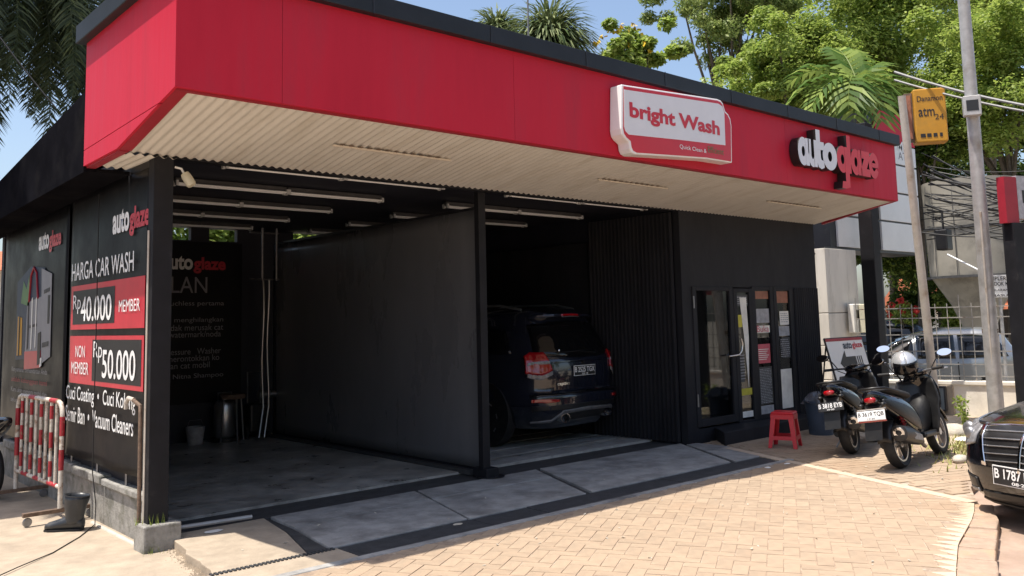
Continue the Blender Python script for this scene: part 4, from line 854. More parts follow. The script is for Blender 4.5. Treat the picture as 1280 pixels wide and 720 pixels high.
for k in range(5):
    t = (k+.5)/5; z = .735-.275*t; x = .385-.07*t
    Q_([(-x, z+.004), (0, z+.022+.004), (x, z+.004)], [(-x, z-.004), (0, z+.022-.004), (x, z-.004)], 'grille_slat', 'dull_steel', gr, lift=.030, thick=.010, nv=2)
Q_([(-.012, .758), (.012, .758)], [(-.010, .432), (.010, .432)], 'grille_bar', 'chrome', gr, lift=.036, thick=.014)
for s in (-1, 1): Q_([(s*.375, .742), (s*.41, .74)], [(s*.30, .45), (s*.335, .452)], 'grille_frame', 'chrome', gr, lift=.03, thick=.02)
Q_([(-.41, .755), (-.2, .778), (0, .783), (.2, .778), (.41, .755)], [(-.40, .738), (-.2, .757), (0, .762), (.2, .757), (.40, .738)], 'grille_frame', 'chrome', gr, lift=.03, thick=.02)
for s in (-1, 1):
    hl = Q_([(s*.44, .735), (s*.60, .755), (s*.76, .78), (s*.82, .79)], [(s*.46, .60), (s*.62, .56), (s*.78, .59), (s*.85, .68)], 'headlight', 'lamp_clear', mc, lift=.006, thick=.012)
    for x, z, r_ in ((.56, .665, .045), (.70, .675, .055)): G().lathe([(.001, .01), (r_*.6, .012), (r_, 0), (r_*1.1, -.02)], 20, 0, Matrix.Translation((s*x, bm_.yend(x, z)-.024, z)) @ Euler((R(90), 0, 0)).to_matrix().to_4x4(), caps=False).build('projector', 'dull_steel', hl, smooth=50)
    Q_([(s*.46, .33), (s*.62, .34), (s*.84, .36)], [(s*.44, .22), (s*.62, .20), (s*.82, .25)], 'air_intake', 'black_plastic', mc, lift=.006)
    Q_([(s*.46, .245), (s*.62, .235), (s*.85, .275)], [(s*.45, .225), (s*.62, .215), (s*.85, .255)], 'intake_trim', 'dull_steel', mc, lift=.016)
    car_wheel(mc, s*.82, .90, .325, dz=-.045); car_wheel(mc, s*.82, 4.06, .325, dz=-.045); arch(mc, s*.915, .90, .375, .34); arch(mc, s*.915, 4.06, .375, .34)
    G().ell((s*.98, 1.75, 1.0), (.10, .06, .07)).build('door_mirror', 'car_black', mc, smooth=180)
    bm_.side([(2.35, 1.36), (3.55, 1.40)], [(1.95, 1.02), (3.9, 1.02)], 'side_window', 'dark_glass', mc, s)
Q_([(-.42, .24), (0, .25), (.42, .24)], [(-.42, .17), (0, .17), (.42, .17)], 'air_intake', 'black_plastic', mc, lift=.006)
Q_([(-.80, .155), (0, .15), (.80, .155)], [(-.80, .14), (0, .135), (.80, .14)], 'chin_spoiler', 'black_plastic', mc, lift=.02, thick=.02)
bm_.patch([(-.50, 1.36), (0, 1.40), (.50, 1.36)], [(-.70, .99), (0, .985), (.70, .99)], 'windscreen', 'dark_glass', mc)
plate(mc, (0, -.028, .395), (1, 0, 0), (0, 0, 1), .46, .145, 'B 1787 MTA', '08\u00b721')
em = G().tube([(.034*math.cos(a), .30, .865+.034*math.sin(a)) for a in [2*PI*i/20 for i in range(21)]], .004, 6, caps=False)
for a in (PI/2, PI/2+2*PI/3, PI/2+4*PI/3): em.tube([(0, .30, .865), (.034*math.cos(a), .30, .865+.034*math.sin(a))], .003, 5)
em.tube([(0, .30, .79), (0, .30, .832)], .004, 6); em.build('hood_star', 'chrome', mc, smooth=60)
# ---- silver people carrier and dark car behind the fence
def van(lab, loc, rz, m, name, hs=1.0):
    v = thing(name, lab, 'car', loc, rz)
    b = Body([(.2, .78), (.3, .83), (.6, .86), (.9, .85), (1.0, .83), (1.4, .70), (1.6, .58), (1.66, .45)], [(.2, .1), (.4, 0), (.7, .05), (.85, .3), (.95, .8), (1.05, 1.15), (1.3, 1.6), (1.5, 2.0), (1.66, 2.6)], [(.2, 4.1), (.5, 4.2), (.95, 4.15), (1.1, 4.08), (1.5, 3.85), (1.66, 3.5)], 5)
    b.build([.2, .3, .4, .5, .6, .7, .78, .85, .9, .95, 1.0, 1.05, 1.12, 1.2, 1.3, 1.4, 1.5, 1.58, 1.63, 1.66], m, v)
    for s in (-1, 1):
        for tp, bt_ in (([(1.75, 1.42), (2.05, 1.50)], [(1.30, 1.04), (2.05, 1.02)]), ([(2.12, 1.50), (2.85, 1.52)], [(2.12, 1.02), (2.85, 1.02)]), ([(2.92, 1.52), (3.65, 1.48)], [(2.92, 1.02), (3.85, 1.06)])): b.side(tp, bt_, 'side_window', 'dark_glass', v, s)
        b.side([(4.0, 1.1), (4.12, 1.1)], [(4.05, .8), (4.15, .8)], 'tail_lamp', 'lamp_red', v, s)
        car_wheel(v, s*.74, .82, .30, .19); car_wheel(v, s*.74, 3.35, .30, .19); arch(v, s*.842, .82, .34, .31); arch(v, s*.848, 3.35, .34, .31)
        b.patch([(s*.5, .82), (s*.78, .86)], [(s*.5, .66), (s*.8, .68)], 'headlight', 'lamp_clear', v)
        b.side([(2.08, .95), (2.10, .95)], [(2.08, .35), (2.10, .35)], 'door_seam', 'black_plastic', v, s, lift=.002)
        b.side([(2.88, .95), (2.90, .95)], [(2.88, .35), (2.90, .35)], 'door_seam', 'black_plastic', v, s, lift=.002)
    b.patch([(-.52, 1.45), (0, 1.47), (.52, 1.45)], [(-.68, 1.04), (0, 1.03), (.68, 1.04)], 'windscreen', 'dark_glass', v)
    return v
van('silver people carrier parked behind the metal grid fence', (18.6, 10.6, -.42), R(180+28), 'car_silver', 'people_carrier')
van('dark blue car mostly hidden beyond the silver people carrier', (23.0, 14.2, -.30), R(180+25), 'car_blue', 'parked_car')

# ---- scooters
def scooter(lab, loc, rz, lean, style):
    t = thing('scooter', lab, 'scooter', loc, 0, 'scooters parked beside the office', rot=(Matrix.Rotation(rz, 3, 'Z') @ Matrix.Rotation(R(-lean), 3, 'X')).to_euler())
    wheel_mesh(.27, .115, 'steel' if style else 'dull_steel', t, (0, 0, .27)); wheel_mesh(.275, .095, 'steel' if style else 'dull_steel', t, (1.28, 0, .275))
    G().loft([ering(-.50, .86, .02, .025), ering(-.44, .82, .09, .075), ering(-.34, .76, .13, .12), ering(-.15, .68, .165, .165), ering(.1, .62, .18, .18), ering(.3, .54, .175, .18), ering(.46, .43, .15, .14), ering(.53, .38, .10, .07)], 0).build('rear_body', 'black_gloss', t, smooth=60, sub=1)
    for s in (-1, 1):
        G().loft([ering(-.47, .78, .012, .03, y=s*.11), ering(-.2, .66, .022, .08, y=s*.165), ering(.15, .54, .022, .11, y=s*.175), ering(.42, .42, .014, .08, y=s*.145)]).build('side_panel', 'black_plastic', t, smooth=60, sub=1)
    G().loft([ering(-.36, .875, .09, .03), ering(-.2, .87, .13, .045), ering(0, .835, .14, .05), ering(.15, .80, .145, .05), ering(.35, .775, .13, .045), ering(.47, .75, .09, .03)]).build('seat', 'rubber', t, smooth=60, sub=1)
    G().tube([(-.1, -.165, .84), (-.36, -.135, .90), (-.47, -.06, .91), (-.47, .06, .91), (-.36, .135, .90), (-.1, .165, .84)], .014, 8).build('grab_rail', 'black_plastic', t, smooth=60)
    # tail lamp, mudguard, plate
    G().loft([ering(-.505, .785, .02, .02), ering(-.495, .785, .055, .03), ering(-.44, .79, .075, .038)]).build('tail_lamp', 'lamp_red', t, smooth=60, sub=1)
    for s in (-1, 1): G().ell((-.44, s*.11, .735), (.04, .03, .022), 0, 10, 8).build('indicator', 'black_plastic', t, smooth=180)
    G().prism([(-.40, -.085, .74), (-.47, -.08, .62), (-.52, -.06, .36), (-.515, -.06, .36), (-.44, -.08, .65), (-.36, -.085, .74)], (0, .17, 0)).build('mudguard', 'black_plastic', t, fixn=True)
    n = Vector((-.97, 0, .22)).normalized()
    plate(t, (-.515, 0, .625), (0, -1, 0), (.22, 0, .97), .275, .105 if style else .11, 'B 3619 TQB' if style else 'B 3818 EYB', '10\u00b720', bg_='print_white' if style else 'print_black', fg='print_black' if style else 'print_white', border=False)
    if style: G().prism([(-.5, -.1375, .555), (-.512, -.1375, .575), (-.512, .1375, .575), (-.5, .1375, .555)], (-.008, 0, 0)).build('plate_strip', 'lamp_red', t, fixn=True)
    if style: G().box(-.50, -.14, .685, -.47, .14, .70).build('plate_holder', 'chrome', t, bevel=.004)
    # swing arm, engine, shocks, exhaust
    G().loft([ering(-.06, .28, .05, .06, y=.10), ering(.1, .30, .06, .09, y=.09), ering(.35, .33, .09, .11, y=.04), ering(.6, .34, .08, .08, y=0)]).build('engine', 'black_plastic', t, smooth=60)
    ex = G().loft([ering(-.30, .40, .035, .035, y=-.15), ering(-.29, .40, .078, .085, y=-.15), ering(-.1, .365, .082, .095, y=-.15), ering(.2, .29, .062, .07, y=-.145), ering(.32, .25, .03, .03, y=-.14)]).build('exhaust', 'black_plastic', t, smooth=60)
    G().lathe([(.03, 0), (.055, .004), (.058, .03), (.03, .03)], 18, 0, Matrix.Translation((-.305, -.15, .405)) @ Euler((0, R(80), 0)).to_matrix().to_4x4(), caps=False).build('end_cap', 'chrome', ex, smooth=40)
    G().tube([(.30, -.14, .25), (.45, -.12, .18), (.55, -.05, .22)], .02, 8).build('pipe', 'dull_steel', ex, smooth=60)
    G().prism([(-.14, -.228, .40), (.14, -.222, .335), (.16, -.22, .27), (-.10, -.228, .31)], (0, .006, 0)).build('heat_shield', 'dull_steel' if style else 'black_plastic', ex, fixn=True)
    for s in (-1, 1):
        g = G(); g.tube([(-.02, s*.14, .30), (-.10, s*.13, .62)], .012, 8)
        pts = []
        for i in range(60): a = i/60*8*2*PI; f = .12+.76*i/60; pts.append((-.02-.08*f+.026*math.cos(a), s*(.14-.01*f)+.026*math.sin(a), .30+.32*f))
        g.tube(pts, .005, 5); g.build('shock', 'lamp_red' if style else 'steel', t, smooth=60)
    G().loft([ering(.30, .46, .13, .13), ering(.50, .42, .115, .15), ering(.70, .42, .10, .15), ering(.88, .50, .11, .20), ering(1.0, .62, .12, .22)]).build('centre_tunnel', 'black_plastic', t, smooth=60, sub=1)
    G().loft([ering(.0, .34, .10, .10, y=.03), ering(.15, .42, .12, .14, y=.02), ering(.35, .40, .12, .14), ering(.55, .34, .11, .09)]).build('engine_cover', 'black_plastic', t, smooth=60)
    for s in (-1, 1): G().tube([(.93, s*.2, 1.0), (1.05, s*.12, .93), (1.1, s*.05, .85)], .006, 5).build('brake_cable', 'cable', t, smooth=60)
    # footboard, leg shield, apron, fork
    G().box(.45, -.16, .27, .90, .16, .33).build('footboard', 'black_plastic', t, bevel=.02)
    def shield(u, v):
        z = .30+.62*v; w = .17+.05*math.sin(v*PI)+.02*(v > .5); y = (u-.5)*2*w; return (.88+.12*v+.06*(1-(abs(u-.5)*2)**2)*1.0-.07*abs(u-.5)*2, y, z)
    G().grid(shield, 12, 10).build('leg_shield', 'black_plastic', t, smooth=180, solid=.012)
    G().loft([ering(1.05, .42, .08, .09), ering(1.07, .55, .16, .14), ering(1.09, .72, .21, .15), ering(1.06, .90, .18, .10), ering(1.0, .97, .10, .05)]).build('front_apron', 'black_gloss', t, smooth=60, sub=1)
    G().loft([[(1.0+.18*f, s_*w_, z) for s_, z in ((-1, .40+.55*f*.9), (-1, .46+.5*f), (1, .46+.5*f), (1, .40+.55*f*.9))] for f, w_ in ((.2, .1), (.6, .15), (.9, .12))]).build('front_panel', 'black_gloss', t, smooth=60)
    G().loft([ering(1.17, .78, .14, .06), ering(1.22, .74, .10, .05), ering(1.24, .70, .04, .03)]).build('headlight', 'lamp_clear', t, smooth=60, sub=1)
    for s in (-1, 1): G().tube([(1.08, s*.07, .62), (1.28, s*.075, .275)], .017, 8).build('fork', 'dull_steel', t, smooth=60)
    G().grid(lambda u, v: (1.28+.305*math.cos(R(20)+u*R(150)), (v-.5)*.12, .275+.305*math.sin(R(20)+u*R(150))-.02*abs(v-.5)*2), 14, 4).build('front_mudguard', 'black_gloss', t, smooth=180, solid=.008)
    # handlebar, cover, mirrors
    G().loft([ering(.90, 1.00, .05, .03), ering(.96, 1.01, .13, .055), ering(1.03, 1.0, .15, .055), ering(1.10, .97, .09, .04)]).build('handlebar_cover', 'black_gloss', t, smooth=60, sub=1)
    G().tube([(.88, -.34, 1.03), (.94, -.18, 1.02), (1.0, 0, 1.0), (.94, .18, 1.02), (.88, .34, 1.03)], .013, 8).build('handlebar', 'steel' if style else 'black_plastic', t, smooth=60)
    G().box(.90, -.05, 1.03, .99, .05, 1.055).build('speedometer', 'dark_glass', t, bevel=.012)
    for s in (-1, 1):
        G().tube([(.86, s*.35, 1.03), (.90, s*.23, 1.025)], .019, 10).build('grip', 'rubber', t, smooth=60)
        G().tube([(.93, s*.22, 1.03), (.86+.13, s*.36, 1.015)], .006, 6).build('brake_lever', 'steel', t, smooth=60)
        mr = G().tube([(.95, s*.20, 1.03), (.98, s*.26, 1.13), (.99, s*.33, 1.17)], .007, 6).build('mirror_stem', 'black_plastic', t, smooth=60)
        hT = Matrix.Translation((1.0, s*.36, 1.19)) @ Euler((0, R(20), R(-s*8))).to_matrix().to_4x4()
        G().ell((0, 0, 0), (.025, .078, .048), 0, 16, 10, hT).build('mirror_shell', 'black_plastic', mr, smooth=180)
        G().lathe([(.001, 0), (1, 0), (1, 1), (.001, 1)], 24, 0, hT @ Matrix.Translation((-.030, 0, 0)) @ Euler((0, R(90), 0)).to_matrix().to_4x4() @ Matrix.Diagonal((.043, .072, .006, 1))).build('mirror_glass', 'mirror', mr)
    G().grid(lambda u, v: (.325*math.cos(R(40)+u*R(130)), (v-.5)*.14, .27+.325*math.sin(R(40)+u*R(130))-.025*abs(v-.5)*2), 14, 4).build('hugger', 'black_plastic', t, smooth=180, solid=.008)
    if style:
        for s in (-1, 1): G().prism([(-.475, s*.035-.02, .53), (-.475, s*.035+.02, .53), (-.50, s*.03+.015, .38), (-.50, s*.03-.015, .38)], (-.004, 0, 0)).build('reflector', 'helmet_silver', t)
    t.scale = (.91, 1.04, .93); WM[t] = WM[t] @ Matrix.Diagonal((.91, 1.04, .93, 1))
    G().tube([(.42, .10, .30), (.36, .26, .02+.04)], .011, 6).build('side_stand', 'dull_steel', t, smooth=60)
    return t
sc1 = scooter('black scooter with dark number plate nearer the office wall', (9.70, 5.10, 0), R(13), 9, 0)
sc2 = scooter('black scooter with white number plate and a helmet on its handlebar', (9.12, 4.27, 0), R(4), 9, 1)
hp = WM[sc2] @ Vector((.93, .06, 1.12)); 
hm = thing('helmet', 'silver open face helmet hung on the nearer scooter handlebar', 'helmet', hp, 0, rot=(R(8), R(14), R(215)))
hm.scale = (1.15, 1.15, 1.15); WM[hm] = WM[hm] @ Matrix.Diagonal((1.15, 1.15, 1.15, 1))
def hshell(u, v):
    a = 2*PI*u; th = PI*.02 + v*PI*(.60 + .14*math.cos(a+PI)); return (.140*math.sin(th)*math.cos(a), .118*math.sin(th)*math.sin(a), .125*math.cos(th))
G().grid(hshell, 32, 14).build('shell', 'helmet_silver', hm, smooth=180, solid=.012)
G().grid(lambda u, v: (.150*math.cos((u-.5)*2.2)*math.cos(-.55+v*.8), .124*math.sin((u-.5)*2.2)*1.02, -.07+.12*v), 16, 6).build('visor', 'dark_glass', hm, smooth=180, solid=.003)
G().grid(lambda u, v: (lambda a: (.1425*math.sin(.9+v*.18)*math.cos(a), .1205*math.sin(.9+v*.18)*math.sin(a), .1275*math.cos(.9+v*.18)))(2*PI*u), 32, 2).build('stripe', 'print_black', hm, smooth=180)
G().tube([(.02, -.10, -.06), (.05, -.05, -.17), (.05, .05, -.17), (.02, .10, -.06)], .008, 6).build('strap', 'rubber', hm, smooth=60)
# ================================================================== RIGHT BACKGROUND
def at(x, y, depth): return CAMP + ray(x, y)*depth
# white boundary wall with metal grid fence
A0, A1 = Vector((13.755, 7.05, 0)), Vector((14.95, 2.4, 0)); dW = (A1-A0).normalized(); nW = Vector((-dW.y, dW.x, 0)); LW = (A1-A0).length
if nW.x > 0: nW = -nW     # towards the camera
def wp_(t, off, z): return A0 + dW*t - nW*off + Vector((0, 0, z))
def wbox(g, t0, t1, o0, o1, z0, z1): g.add([wp_(t, o, z) for z in (z0, z1) for o in (o0, o1) for t in (t0, t1)], [(0, 2, 3, 1), (4, 5, 7, 6), (0, 1, 5, 4), (2, 6, 7, 3), (0, 4, 6, 2), (1, 3, 7, 5)]); return g
bw = thing('boundary_wall', 'low whitewashed wall below the metal grid fence at the right', 'wall', (14, 6, 0))
wbox(G(), 0, LW, 0, .15, -.5, .47).build('wall', 'white_wall', bw, world=True, fixn=True)
wbox(G(), 0, LW, -.03, .18, .47, .53).build('coping', 'white_wall', bw, world=True, fixn=True, bevel=.01)
tP = (onZ(1192, 515, 0)-A0).dot(dW)
wbox(G(), tP-.10, tP+.10, -.08, 0, -.1, .46).build('pier', 'concrete_left', bw, world=True, fixn=True, bevel=.01)
fn = thing('grid_fence', 'rusty pale metal grid fence standing on the low white wall', 'fence', (14, 6, .5))
k = 0; t = 0
while t < LW:
    wbox(G(), t-.0055, t+.0055, .06, .076, .53, 1.72 if k % 9 else 1.85).build('upright', 'fence_metal', fn, world=True, fixn=True); t += .17; k += 1
for z in (.60, .78, .98, 1.24, 1.50, 1.66): wbox(G(), 0, LW, .052, .06, z-.008, z+.008).build('rail', 'fence_metal', fn, world=True, fixn=True)
mb = thing('meter_box', 'grey blue meter box on the wall pier beside the pale pole', 'box', (13.9, 6, 0))
a = onZ(1181, 495, .25); tm = (a-A0).dot(dW); wbox(G(), tm-.12, tm+.12, -.20, -.083, .08, .46).build('case', 'black_frame', mb, world=True, fixn=True, bevel=.01); wbox(G(), tm-.09, tm+.09, -.206, -.20, .11, .43).build('door', 'meter_blue', mb, world=True, fixn=True)
# poles
def pole(name, lab, base, top, r0, r1, m):
    t = thing(name, lab, 'pole', base); base, top = Vector(base), Vector(top)
    G().tube([(0, 0, -.3), (top-base)*.33, (top-base)*.66, top-base], [r0, r0*.67+r1*.33, r0*.33+r1*.67, r1], 16).build('shaft', m, t, smooth=60); return t
b1 = onZ(1247, 531, 0); d1 = (b1-CAMP).dot(fwd); t1 = at(1204.5, 0, d1*1.0); t1 = b1 + (t1-b1)*1.25
mp = pole('street_pole', 'tall pale concrete pole standing left of the black saloon', b1, t1, .105, .07, 'galv')
def onpole(f): return (t1-b1)*f
fx = (onpole(1)-onpole(0)); zf = lambda z: z/fx.z
lb = G(); lb.box(-.11, -.16, -.14, .11, -.02, .14); pb_ = lb.build('lamp_box', 'galv', mp, bevel=.01); pb_.location = onpole(zf(1.62+250/FPX*d1)) + Vector((-.05, 0, 0)); pb_.rotation_euler = (0, 0, R(-62))
G().box(-.075, -.164, -.075, .075, -.158, .075).build('lens', 'print_black', pb_)
for z in (1.30, 1.33): G().lathe([(.093, -.012), (.105, -.012), (.105, .012), (.093, .012), (.093, -.012)], 18, 0, Matrix.Translation(onpole(zf(z))), caps=False).build('strap', 'rust', mp, smooth=40)
G().tube([onpole(.02)+Vector((-.10, -.03, 0)), onpole(.25)+Vector((-.10, -.03, 0)), onpole(.40)+Vector((-.09, -.03, 0))], .016, 8).build('conduit', 'galv_pale', mp, smooth=60)
b2 = onZ(1172, 521, 0); d2 = (b2-CAMP).dot(fwd); t2 = at(1127, 120, d2)
pole('sign_pole', 'thin pale leaning pole below the yellow sign', b2, t2, .066, .056, 'galv_pale')
G0 = thing('dark_post', 'dark steel post rising beside the right end of the red fascia', 'post', (13.3, 6.5, 0))
G().box(-.11, -.11, -.2, .11, .11, 4.6).build('shaft', 'post_black', G0, bevel=.01); G().box(-.2, -.2, -.1, .2, .2, .06).build('foot', 'concrete_block', G0, bevel=.02)
# billboard tower: clad column, panels on a dark frame
bt_ = thing('billboard_tower', 'white panel billboard tower on a clad column behind the fascia end', 'sign', (15.5, 8.2, 0))
YT = 8.2
def tx(px, py): return onY(px, py, YT-.24)
zr = [tx(1120, y).z for y in (315, 278, 241.5, 206, 197)]; xl, xm, xn, xr = tx(1047, 300).x, tx(1089, 300).x, tx(1102, 300).x, tx(1149, 280).x
c0, c1 = tx(1034, 430).x, tx(1073, 430).x
zc = [-.3, .45, 1.05, 1.62, zr[0]-.02]
for i, (za, zb_) in enumerate(zip(zc[:-1], zc[1:])): G().box(c0, YT-.3, za, c1, YT+.5, zb_-.012).build('cladding', 'clad_white', bt_, world=True, bevel=.008)
G().box(c0+.02, YT-.28, -.3, c1-.02, YT+.48, zr[0]).build('core', 'black_frame', bt_, world=True)
G().box(c1, YT, -.3, c1+.45, YT+.5, 1.35).build('cladding', 'clad_white', bt_, world=True, bevel=.008)
G().box(xl-.22, YT-.22, zr[0]-.03, xm+.2, YT+.4, zr[2]+.3).build('frame', 'black_frame', bt_, world=True); G().box(xm+.2, YT-.22, zr[0]-.03, xr+.04, YT+.4, zr[3]+.98).build('frame', 'black_frame', bt_, world=True)
for za, zb_ in zip(zr[:-2], zr[1:-1]):
    for x0, x1 in ((xl, xm), (xn, xr)): G().box(x0, YT-.26, za+.02, x1, YT-.218, zb_-.02).build('panel', 'acm_white', bt_, world=True, bevel=.004)
for x0, x1 in ((xn, xr),): G().box(x0, YT-.26, zr[3]+.02, x1, YT-.218, zr[3]+.42).build('panel', 'acm_white', bt_, world=True); G().box(x0, YT-.262, zr[3]+.45, x1, YT-.218, zr[3]+1.05).build('red_header', 'red_panel', bt_, world=True)
lettering('MU', 'print_white', bt_, (tx(1121, 190).x, YT-.264, tx(1121, 188).z), (1, 0, 0), (0, 0, 1), .5, .2, .002, .02)
lettering('ATM', 'print_grey', bt_, (tx(1122, 203).x, YT-.262, zr[3]+.12), (1, 0, 0), (0, 0, 1), .6, .16, .002, 0)
for px in (1112, 1124): G().box(tx(px, 400).x, YT+.1, -.3, tx(px, 400).x+.16, YT+.26, zr[0]).build('leg', 'black_frame', bt_, world=True)
for (px, m, lab) in ((1069, 'poster_white', 'small white meter box on the side of the clad column'), (1083, 'cream_plastic', 'cream meter box right of the white one on the clad column')):
    p = at(px, 398, (Vector((c1, YT-.1, 1.4))-CAMP).dot(fwd)*.97); mt = thing('meter_box', lab, 'box', p); wv = .30
    G().box(-wv/2, -.06, -.26, wv/2, .06, .26).build('case', m, mt, bevel=.015); G().box(-wv*.3, -.066, .0, wv*.3, -.06, .16).build('window', 'dark_glass', mt)
# pipe and cable coil at the office corner
cp = thing('cable_coil', 'coil of black cable wound on a silver pipe at the office corner', 'cable', (12.66, 7.2, 2.5))
G().tube([(12.66, 7.25, -.1), (12.66, 7.25, 3.1)], .05, 12).build('pipe', 'steel', cp, world=True, smooth=60)
for i in range(7):
    z = 2.5+.055*i; rr = .13+.012*math.sin(i*2.1); G().tube([(12.66+rr*math.cos(a), 7.25+rr*math.sin(a), z+.03*math.sin(a+i)) for a in [2*PI*j/20 for j in range(21)]], .013, 6, caps=False).build('loop', 'cable', cp, world=True, smooth=60)
# pointing board
ab = thing('direction_board', 'white autoglaze board with a black arrow pointing left beside the office', 'sign', (11.95, 6.42, 0))
pl = [onY(1030, 424, 6.42), onY(1076, 428, 6.42), onY(1086, 520, 6.42), onY(1046, 520, 6.42)]
ex_ = (pl[1]-pl[0]); uxb = Vector((1, .0, 0)); W_ = pl[1].x-pl[0].x; zt_, zb2 = pl[0].z, .12; lean = .30
def bd(u, v, off=0): return Vector((pl[0].x+.02+u*W_+(1-v)*lean, 6.42-(1-v)*.12-off, zb2+(zt_-zb2)*v))
def bpoly(pts, m, name, off, th=.002): G().prism([bd(u, v, off) for u, v in pts], (0, -th, 0)).build(name, m, ab, world=True, fixn=True)
bpoly([(0, 0), (1, 0), (1, 1), (0, 1)], 'acm_white', 'board', -.03, .03)
bpoly([(0, .965), (1, .965), (1, 1), (0, 1)], 'print_darkred', 'stripe', .0022)
fr = G(); 
for a, b in (((0, 0), (0, 1)), ((1, 0), (1, 1)), ((0, 1), (1, 1)), ((0, 0), (1, 0))): fr.tube([bd(*a, -.01), bd(*b, -.01)], .014, 6)
fr.build('frame', 'black_frame', ab, world=True, smooth=60)
for s in (0, 1): G().tube([bd(s, 0, -.01)-Vector((-.04, 0, .14)), bd(s, 0, -.01)], .014, 6).build('leg', 'black_frame', ab, world=True); G().tube([bd(s, .9, -.02), bd(s, .0, -.45)-Vector((0, 0, .14))], .012, 6).build('strut', 'black_frame', ab, world=True)
bpoly([(.22, .68), (.42, .52), (.42, .60), (.68, .60), (.68, .76), (.42, .76), (.42, .84)], 'print_black', 'arrow', .0022)
for k in range(3): bpoly([(.71+.055*k, .60), (.735+.055*k, .60), (.735+.055*k, .76), (.71+.055*k, .76)], 'print_black', 'arrow_bar', .0022)
vy = (bd(0, 1)-bd(0, 0)); 
lettering('auto', 'print_blue', ab, bd(.42, .86, .003), uxb, vy, W_*.24, .10, .001, .03); lettering('glaze', 'banner_red', ab, bd(.67, .845, .003), uxb, vy, W_*.28, .115, .001, .03)
lettering('CAR WASH', 'print_black', ab, bd(.06, .36, .003), uxb, vy, W_*.82, .13, .001, .02); lettering('quick clean', 'print_grey', ab, bd(.1, .26, .003), uxb, vy, W_*.6, .06, .001, 0)
# red stool, bin with bag
sl_ = thing('plastic_stool', 'red plastic stool with four legs in front of the office door', 'stool', (9.70, 5.97, 0), R(20))
G().loft([[(s1*h, s2*h, z) for s1, s2 in ((-1, -1), (1, -1), (1, 1), (-1, 1))] for h, z in ((.128, .385), (.135, .415), (.128, .43))]).build('seat', 'red_plastic', sl_, bevel=.012)
for a, b in ((-1, -1), (1, -1), (1, 1), (-1, 1)):
    g = G(); g.loft([[(a*(x+dx*w), b*(x+dy*w), z) for dx, dy in ((0, 0), (-1, 0), (-1, -.22), (-.22, -.22), (-.22, -1), (0, -1))] for x, w, z in ((.172, .045, 0), (.130, .062, .40))]); g.build('leg', 'red_plastic', sl_, bevel=.003, fixn=True)
for k in range(4):
    T = Matrix.Rotation(k*PI/2, 4, 'Z'); G().prism([(-.148, -.162, .10), (.148, -.162, .10), (.144, -.158, .145), (-.144, -.158, .145)], (0, .008, 0), 0, T).build('brace', 'red_plastic', sl_, fixn=True)
    G().prism([(-.12, -.139, .40), (.12, -.139, .40), (.12, -.141, .36), (.06, -.142, .345), (-.06, -.142, .345), (-.12, -.141, .36)], (0, .008, 0), 0, T).build('skirt', 'red_plastic', sl_, fixn=True)
bn = thing('bin', 'slate blue plastic bin with a grey bag beside the office wall', 'bin', (11.0, 6.22, 0))
G().lathe([(.001, 0), (.155, 0), (.19, .42), (.205, .42), (.205, .45), (.185, .45), (.15, .02), (.001, .02)], 28).build('body', 'bin_blue', bn, smooth=40)
def bag(u, v): a = 2*PI*u; r_ = (.185*(1-v)**.5+.03)*(1+.10*math.sin(a*7+v*5)+.06*math.sin(a*13)); return (r_*math.cos(a), r_*math.sin(a), .42+.13*v+.025*math.sin(a*5+v*9))
G().grid(bag, 40, 8).build('bag', 'bag_grey', bn, smooth=180)
# yellow sign
ys = thing('bank_sign', 'yellow box sign reading Danamon atm 24 beside the thin pole', 'sign', at(1160, 146, 14.2))
ysM = Matrix.Translation(at(1160, 146, 14.2)) @ Euler((0, 0, math.atan2(-cR.x, cR.y)+PI/2+R(16)-R(0))).to_matrix().to_4x4()
uxs = Vector((cR.x, cR.y, 0)).normalized(); uxs = (Matrix.Rotation(R(-14), 3, 'Z') @ uxs); nzs = Vector((uxs.y, -uxs.x, 0)); Cs = at(1161, 146, 14.2)
def sbox(x0, z0, x1, z1, y0, y1, m, name, bev=0):
    g = G(); g.add([Cs+uxs*x+nzs*y+Vector((0, 0, z)) for z in (z0, z1) for y in (y0, y1) for x in (x0, x1)], [(0, 2, 3, 1), (4, 5, 7, 6), (0, 1, 5, 4), (2, 6, 7, 3), (0, 4, 6, 2), (1, 3, 7, 5)]); return g.build(name, m, ys, world=True, fixn=True, bevel=bev)
sbox(-.24, -.44, .24, .44, -.14, .14, 'yellow_sign', 'sign_box', .02); sbox(-.36, -.40, -.245, .40, -.06, .06, 'rust', 'frame'); sbox(-.34, -.36, -.27, .36, .06, .07, 'poster_rust', 'frame_face')
lettering('Danamon', 'print_black', ys, Cs+nzs*.141+uxs*-.19+Vector((0, 0, .23)), uxs, (0, 0, 1), .38, .09, .003, .01)
lettering('atm', 'print_black', ys, Cs+nzs*.141+uxs*-.18+Vector((0, 0, -.02)), uxs, (0, 0, 1), .24, .14, .003, .01); lettering('24', 'print_black', ys, Cs+nzs*.141+uxs*.06+Vector((0, 0, -.08)), uxs, (0, 0, 1), .13, .09, .003, 0)
for i, w in enumerate((.09, .08, .07, .05)): sbox(-.17+i*.095, -.36, -.17+i*.095+w*.8, -.30, .143, .146, 'print_black', 'icon')
G().tube([t2-Vector((0, 0, .35)), Cs-uxs*.34-Vector((0, 0, .25))], .025, 6).build('bracket', 'rust', ys, world=True); G().tube([t2-Vector((0, 0, .05)), Cs-uxs*.34+Vector((0, 0, .2))], .025, 6).build('bracket', 'rust', ys, world=True)
